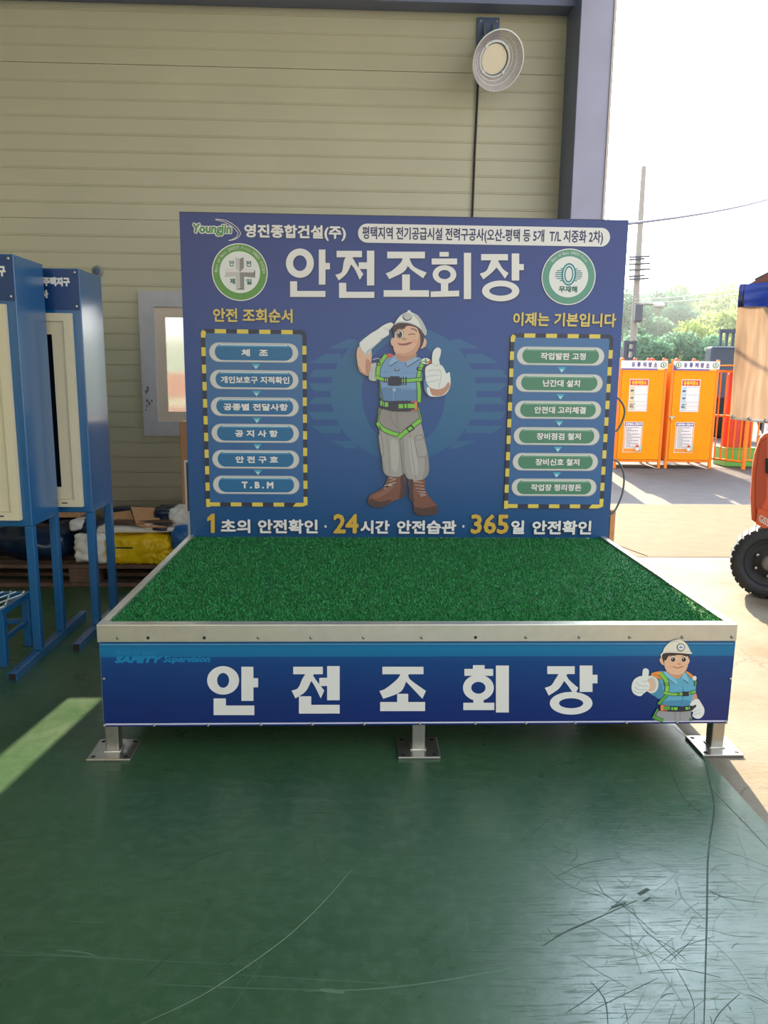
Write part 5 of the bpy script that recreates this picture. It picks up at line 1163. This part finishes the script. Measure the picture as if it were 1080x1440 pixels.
def vinyl(name, rgb, al, rough):
    m = bpy.data.materials.new(name); m.use_nodes = True; t = m.node_tree; b = t.nodes['Principled BSDF']; b.inputs['Roughness'].default_value = rough
    g = N(t, 'ShaderNodeNewGeometry'); mp = N(t, 'ShaderNodeMapping'); mp.inputs['Scale'].default_value = (34, 6, 2.2); t.links.new(g.outputs['Position'], mp.inputs['Vector'])
    n = N(t, 'ShaderNodeTexNoise'); n.inputs['Scale'].default_value = 1; n.inputs['Detail'].default_value = 8; t.links.new(mp.outputs[0], n.inputs['Vector'])
    r = N(t, 'ShaderNodeValToRGB'); r.color_ramp.elements[0].position = .35; r.color_ramp.elements[1].position = .7
    r.color_ramp.elements[0].color = lin(tuple(x*.97 for x in rgb))+(1,); r.color_ramp.elements[1].color = lin(tuple(min(255, x*1.16) for x in rgb))+(1,)
    t.links.new(n.outputs[0], r.inputs[0]); t.links.new(r.outputs[0], b.inputs['Base Color'])
    tl = N(t, 'ShaderNodeBsdfTranslucent'); t.links.new(r.outputs[0], tl.inputs[0]); tr2 = N(t, 'ShaderNodeBsdfTransparent')
    m1 = N(t, 'ShaderNodeMixShader'); m1.inputs[0].default_value = .5; t.links.new(b.outputs[0], m1.inputs[1]); t.links.new(tl.outputs[0], m1.inputs[2])
    m2 = N(t, 'ShaderNodeMixShader'); m2.inputs[0].default_value = al; t.links.new(tr2.outputs[0], m2.inputs[1]); t.links.new(m1.outputs[0], m2.inputs[2]); t.links.new(m2.outputs[0], t.nodes['Material Output'].inputs[0]); return m
def curtain(name, quad, m, seed, amp=.012, th=.003):
    """wavy sheet between pixel corners TL, TR, BR, BL"""
    mb = FB(); nx, nz = 40, 24; vs = []; fs = []
    for s_ in (0, 1):
        for j in range(nz+1):
            for i in range(nx+1):
                u, v = i/nx, j/nz
                px = (quad[0][0]*(1-u)+quad[1][0]*u)*(1-v)+(quad[3][0]*(1-u)+quad[2][0]*u)*v
                py = (quad[0][1]*(1-u)+quad[1][1]*u)*(1-v)+(quad[3][1]*(1-u)+quad[2][1]*u)*v
                p_ = fp(px, py, -.03); w_ = math.sin(u*15+seed+v*1.3)*amp+noise.noise(Vector((u*6, v*3, seed)))*amp*1.6
                vs.append((p_[0], -.03+w_+s_*th, p_[1]))
    st_ = (nx+1)*(nz+1)
    for j in range(nz):
        for i in range(nx):
            a_ = j*(nx+1)+i; fs.append((a_, a_+1, a_+nx+2, a_+nx+1)); fs.append((st_+a_, st_+a_+nx+1, st_+a_+nx+2, st_+a_+1))
    mb.add(vs, fs, m, True); return mb
cu = curtain('x', [(1037, 431), (1210, 431), (1210, 608), (1027, 586)], vinyl('dusty_clear_vinyl', (168, 148, 128), .82, .3), 2)
cur = cu.build('vinyl_curtain', fk)
curtain('x', [(1041, 400), (1210, 385), (1210, 432), (1037.5, 432)], mat('blue_vinyl', (40, 72, 176), .35), 5, .008).build('blue_top_band', fk)
curtain('x', [(1040, 400), (1049, 399), (1046, 431), (1037, 431.5)], mat('black_vinyl', (36, 34, 48), .4), 5, .004, .012).build('band_edge', fk)
hem = FB()
for i in range(6):
    p = fp(1031+i*23, 588+i*2.9, -.05); hem.lathe([(.012, 0), (.012, .006), (.006, .008)], M_galv, Matrix.Translation((p[0], -.048, p[1]+.01)) @ Matrix.Rotation(math.pi/2, 4, 'X'), 12)
h0_, h1_ = fp(1027, 587, -.03), fp(1210, 609, -.03)
hem.tube([(h0_[0], -.03, h0_[1]), (h1_[0], -.03, h1_[1])], .010, M_wt, 8).build('hem', fk)

# ================================================================ RED BARRIER OUTSIDE THE WINDOW
bar = thing('traffic_barrier', 'red and white barrier blurred behind the window glass', 'barrier', (-1.9, 7.6, 0))
M_rb = mat('faded_red', (206, 92, 72), .6)
for i in range(4): MB().bbox(-4.0, -.9, 7.58+0, 7.64, .2+i*.32, .2+i*.32+.24, M_rb if i != 3 else M_rb, .01).build('rail', bar)
MB().bbox(-4.0, -.9, 7.60, 7.65, 1.10, 1.16, M_pap, .005).build('white_stripe', bar)
for x in (-3.9, -2.4, -1.0): MB().bbox(x, x+.06, 7.645, 7.70, 0, 1.45, M_rb, .004).build('post', bar)

# ================================================================ WOODED HILL
def leafmat(name, rgb):
    m = bpy.data.materials.new(name); m.use_nodes = True; t = m.node_tree; t.nodes.clear()
    out_ = N(t, 'ShaderNodeOutputMaterial'); d = N(t, 'ShaderNodeBsdfDiffuse'); tl = N(t, 'ShaderNodeBsdfTranslucent'); mx_ = N(t, 'ShaderNodeMixShader')
    d.inputs[0].default_value = lin(rgb)+(1,); tl.inputs[0].default_value = lin(tuple(min(255, x*1.1) for x in rgb))+(1,); mx_.inputs[0].default_value = .55
    t.links.new(d.outputs[0], mx_.inputs[1]); t.links.new(tl.outputs[0], mx_.inputs[2]); t.links.new(mx_.outputs[0], out_.inputs[0]); return m
LM = [leafmat('leaf_olive', (150, 166, 104)), leafmat('leaf_green', (116, 150, 96)), leafmat('leaf_bluegreen', (104, 142, 116))]
M_bark = mat('bark', (92, 78, 66), .9)
def crown_mesh(seed, m, w, h, n=2600, lobes=9, leaf=.2):
    r_ = random.Random(seed); mb = MB(); cs_ = []
    for i in range(lobes):
        t_ = r_.random()*6.283; rr = r_.random()**.5*w*.36; z = h*(.38+.5*r_.random())
        cs_.append((rr*math.cos(t_), rr*math.sin(t_), z, w*(.20+.12*r_.random())))
    cs_.append((0, 0, h*.85, w*.24))
    for i in range(n):
        cx, cy, cz, cr = cs_[r_.randrange(len(cs_))]
        d = Vector((r_.gauss(0, 1), r_.gauss(0, 1), r_.gauss(0, 1))).normalized(); rad = cr*(.62+.42*r_.random())
        p = Vector((cx, cy, cz))+Vector((d.x, d.y, d.z*.85))*rad
        u = Vector((r_.gauss(0, 1), r_.gauss(0, 1), r_.gauss(0, 1))).normalized(); v = u.cross(d+Vector((.01, .3, .2))).normalized(); s_ = leaf*(.6+.8*r_.random())
        mb.add([p-u*s_, p+v*s_*.5, p+u*s_, p-v*s_*.5], [(0, 1, 2, 3)], m)
    return mb
protos = []
def tree(kind, x, y, z, sc, label, rz, name='broadleaf_tree'):
    global protos
    t = thing(name, label, 'tree', (x, y, z), 'trees on the hillside'); t.scale = (sc,)*3; t.rotation_euler = (0, 0, rz)
    kn = 'crown%d' % kind
    for nm, me in protos[kind]:
        o = bpy.data.objects.new(nm, me); C.objects.link(o); o.parent = t
for kind, (m, w, h, lobes) in enumerate(((LM[0], 5.4, 6.0, 11), (LM[1], 5.0, 6.6, 10), (LM[2], 4.6, 5.6, 9), (LM[2], 2.6, 6.2, 7))):
    WLOC['__t'] = Vector((0, 0, 0))
    a = crown_mesh(kind*7+3, m, w, h, 3400 if kind < 3 else 2600, lobes, .19)
    o = a.build('crown', None, (0, 0, 0)); me1 = o.data; bpy.data.objects.remove(o)
    b = MB().tube([(0, 0, -.6), (.05, 0, h*.3), (0, .05, h*.6)], [.2, .15, .08], M_bark, 10)
    b.tube([(.03, 0, h*.3), (.7, .2, h*.55)], [.09, .04], M_bark, 7).tube([(.0, 0, h*.35), (-.7, -.2, h*.6)], [.09, .04], M_bark, 7)
    o = b.build('trunk', None, (0, 0, 0)); me2 = o.data; bpy.data.objects.remove(o)
    protos.append([('crown', me1), ('trunk', me2)])
M_hill = mat('hill_green', (104, 128, 92), .9, noise_amt=.3, noise_scale=1.5)
hm = MB(); vs = []; fs = []; NX, NY = 40, 14
def hz(x, y): return max(0, (y-27)*.16)*(.75+.35*noise.noise(Vector((x*.07, y*.07, 2))))-.05
for j in range(NY+1):
    for i in range(NX+1):
        x = -14+i*1.2; y = 27+j*2.2; vs.append((x, y, hz(x, y)))
for j in range(NY):
    for i in range(NX): q = j*(NX+1)+i; fs.append((q, q+1, q+NX+2, q+NX+1))
hm.add(vs, fs, M_hill, True); struct(hm, 'hill')
spots = [ # px of the trunk, distance, kind, top pixel row, label
 (872, 40, 2, 398, 'blue-green tree just left of the utility pole'), (897, 33, 3, 470, 'slim conifer-shaped tree beside the utility pole above the left locker'),
 (909, 44, 2, 402, 'blue-green tree just right of the utility pole top wires'), (948, 50, 1, 391, 'tallest mid-green tree with crown standing against the sky'),
 (925, 40, 2, 440, 'blue-green tree under the street light arm'), (960, 42, 2, 425, 'blue-green tree in front of the tallest one'),
 (985, 48, 1, 402, 'mid-green tree right of the tallest one on the ridge'), (1010, 46, 0, 396, 'olive tree on the ridge behind the vinyl curtain edge'),
 (1034, 44, 0, 397, 'olive tree at the curtain corner on the ridge'), (995, 38, 0, 435, 'sunlit olive tree above the dark truck'),
 (1025, 36, 0, 432, 'sunlit olive tree touching the vinyl curtain'), (975, 34, 0, 455, 'olive tree above the right locker'),
 (945, 32, 2, 468, 'low blue-green tree above the right locker emblem'), (1002, 31, 2, 470, 'low blue-green tree left of the dark truck'), (915, 31, 2, 475, 'low blue-green tree behind the gap between lockers'),
 (1062, 40, 0, 405, 'olive tree seen through the vinyl curtain'), (1100, 44, 1, 395, 'mid-green tree beyond the picture edge behind the forklift'), (845, 46, 1, 400, 'mid-green tree hidden behind the board edge')]
HT = [6.0, 6.6, 5.6, 6.2]
for i, (px, Y, kd, top, lab) in enumerate(spots):
    p = at(px, 500, 1, Y); zt = at(px, top, 1, Y).z; zb0 = hz(p.x, Y); h_ = zt-zb0
    sc = max(.45, h_/(HT[kd]*1.08)); 
    if sc > 1.25: zb0 = zt-HT[kd]*1.08*1.25; sc = 1.25
    tree(kd, p.x, Y, zb0 if zb0 <= hz(p.x, Y)+.01 else hz(p.x, Y), sc if zb0 <= hz(p.x, Y)+.01 else h_/(HT[kd]*1.08), lab, i*1.3)

# light morning haze over the far yard and hillside
hz_ = MB().box(-16, 34, 27, 62, -.05, 16, M_hill); hm_ = bpy.data.materials.new('haze'); hm_.use_nodes = True; t = hm_.node_tree; t.nodes.clear()
vo_ = N(t, 'ShaderNodeOutputMaterial'); vs_ = N(t, 'ShaderNodeVolumeScatter'); vs_.inputs['Density'].default_value = .0085; vs_.inputs['Anisotropy'].default_value = .3; vs_.inputs['Color'].default_value = (.92, .97, 1, 1)
t.links.new(vs_.outputs[0], vo_.inputs['Volume'])
ho = hz_.build('haze'); ho.data.materials.clear(); ho.data.materials.append(hm_)
tag(ho, 'thin pale morning haze hanging over the wooded hillside', 'haze', None, 'stuff')
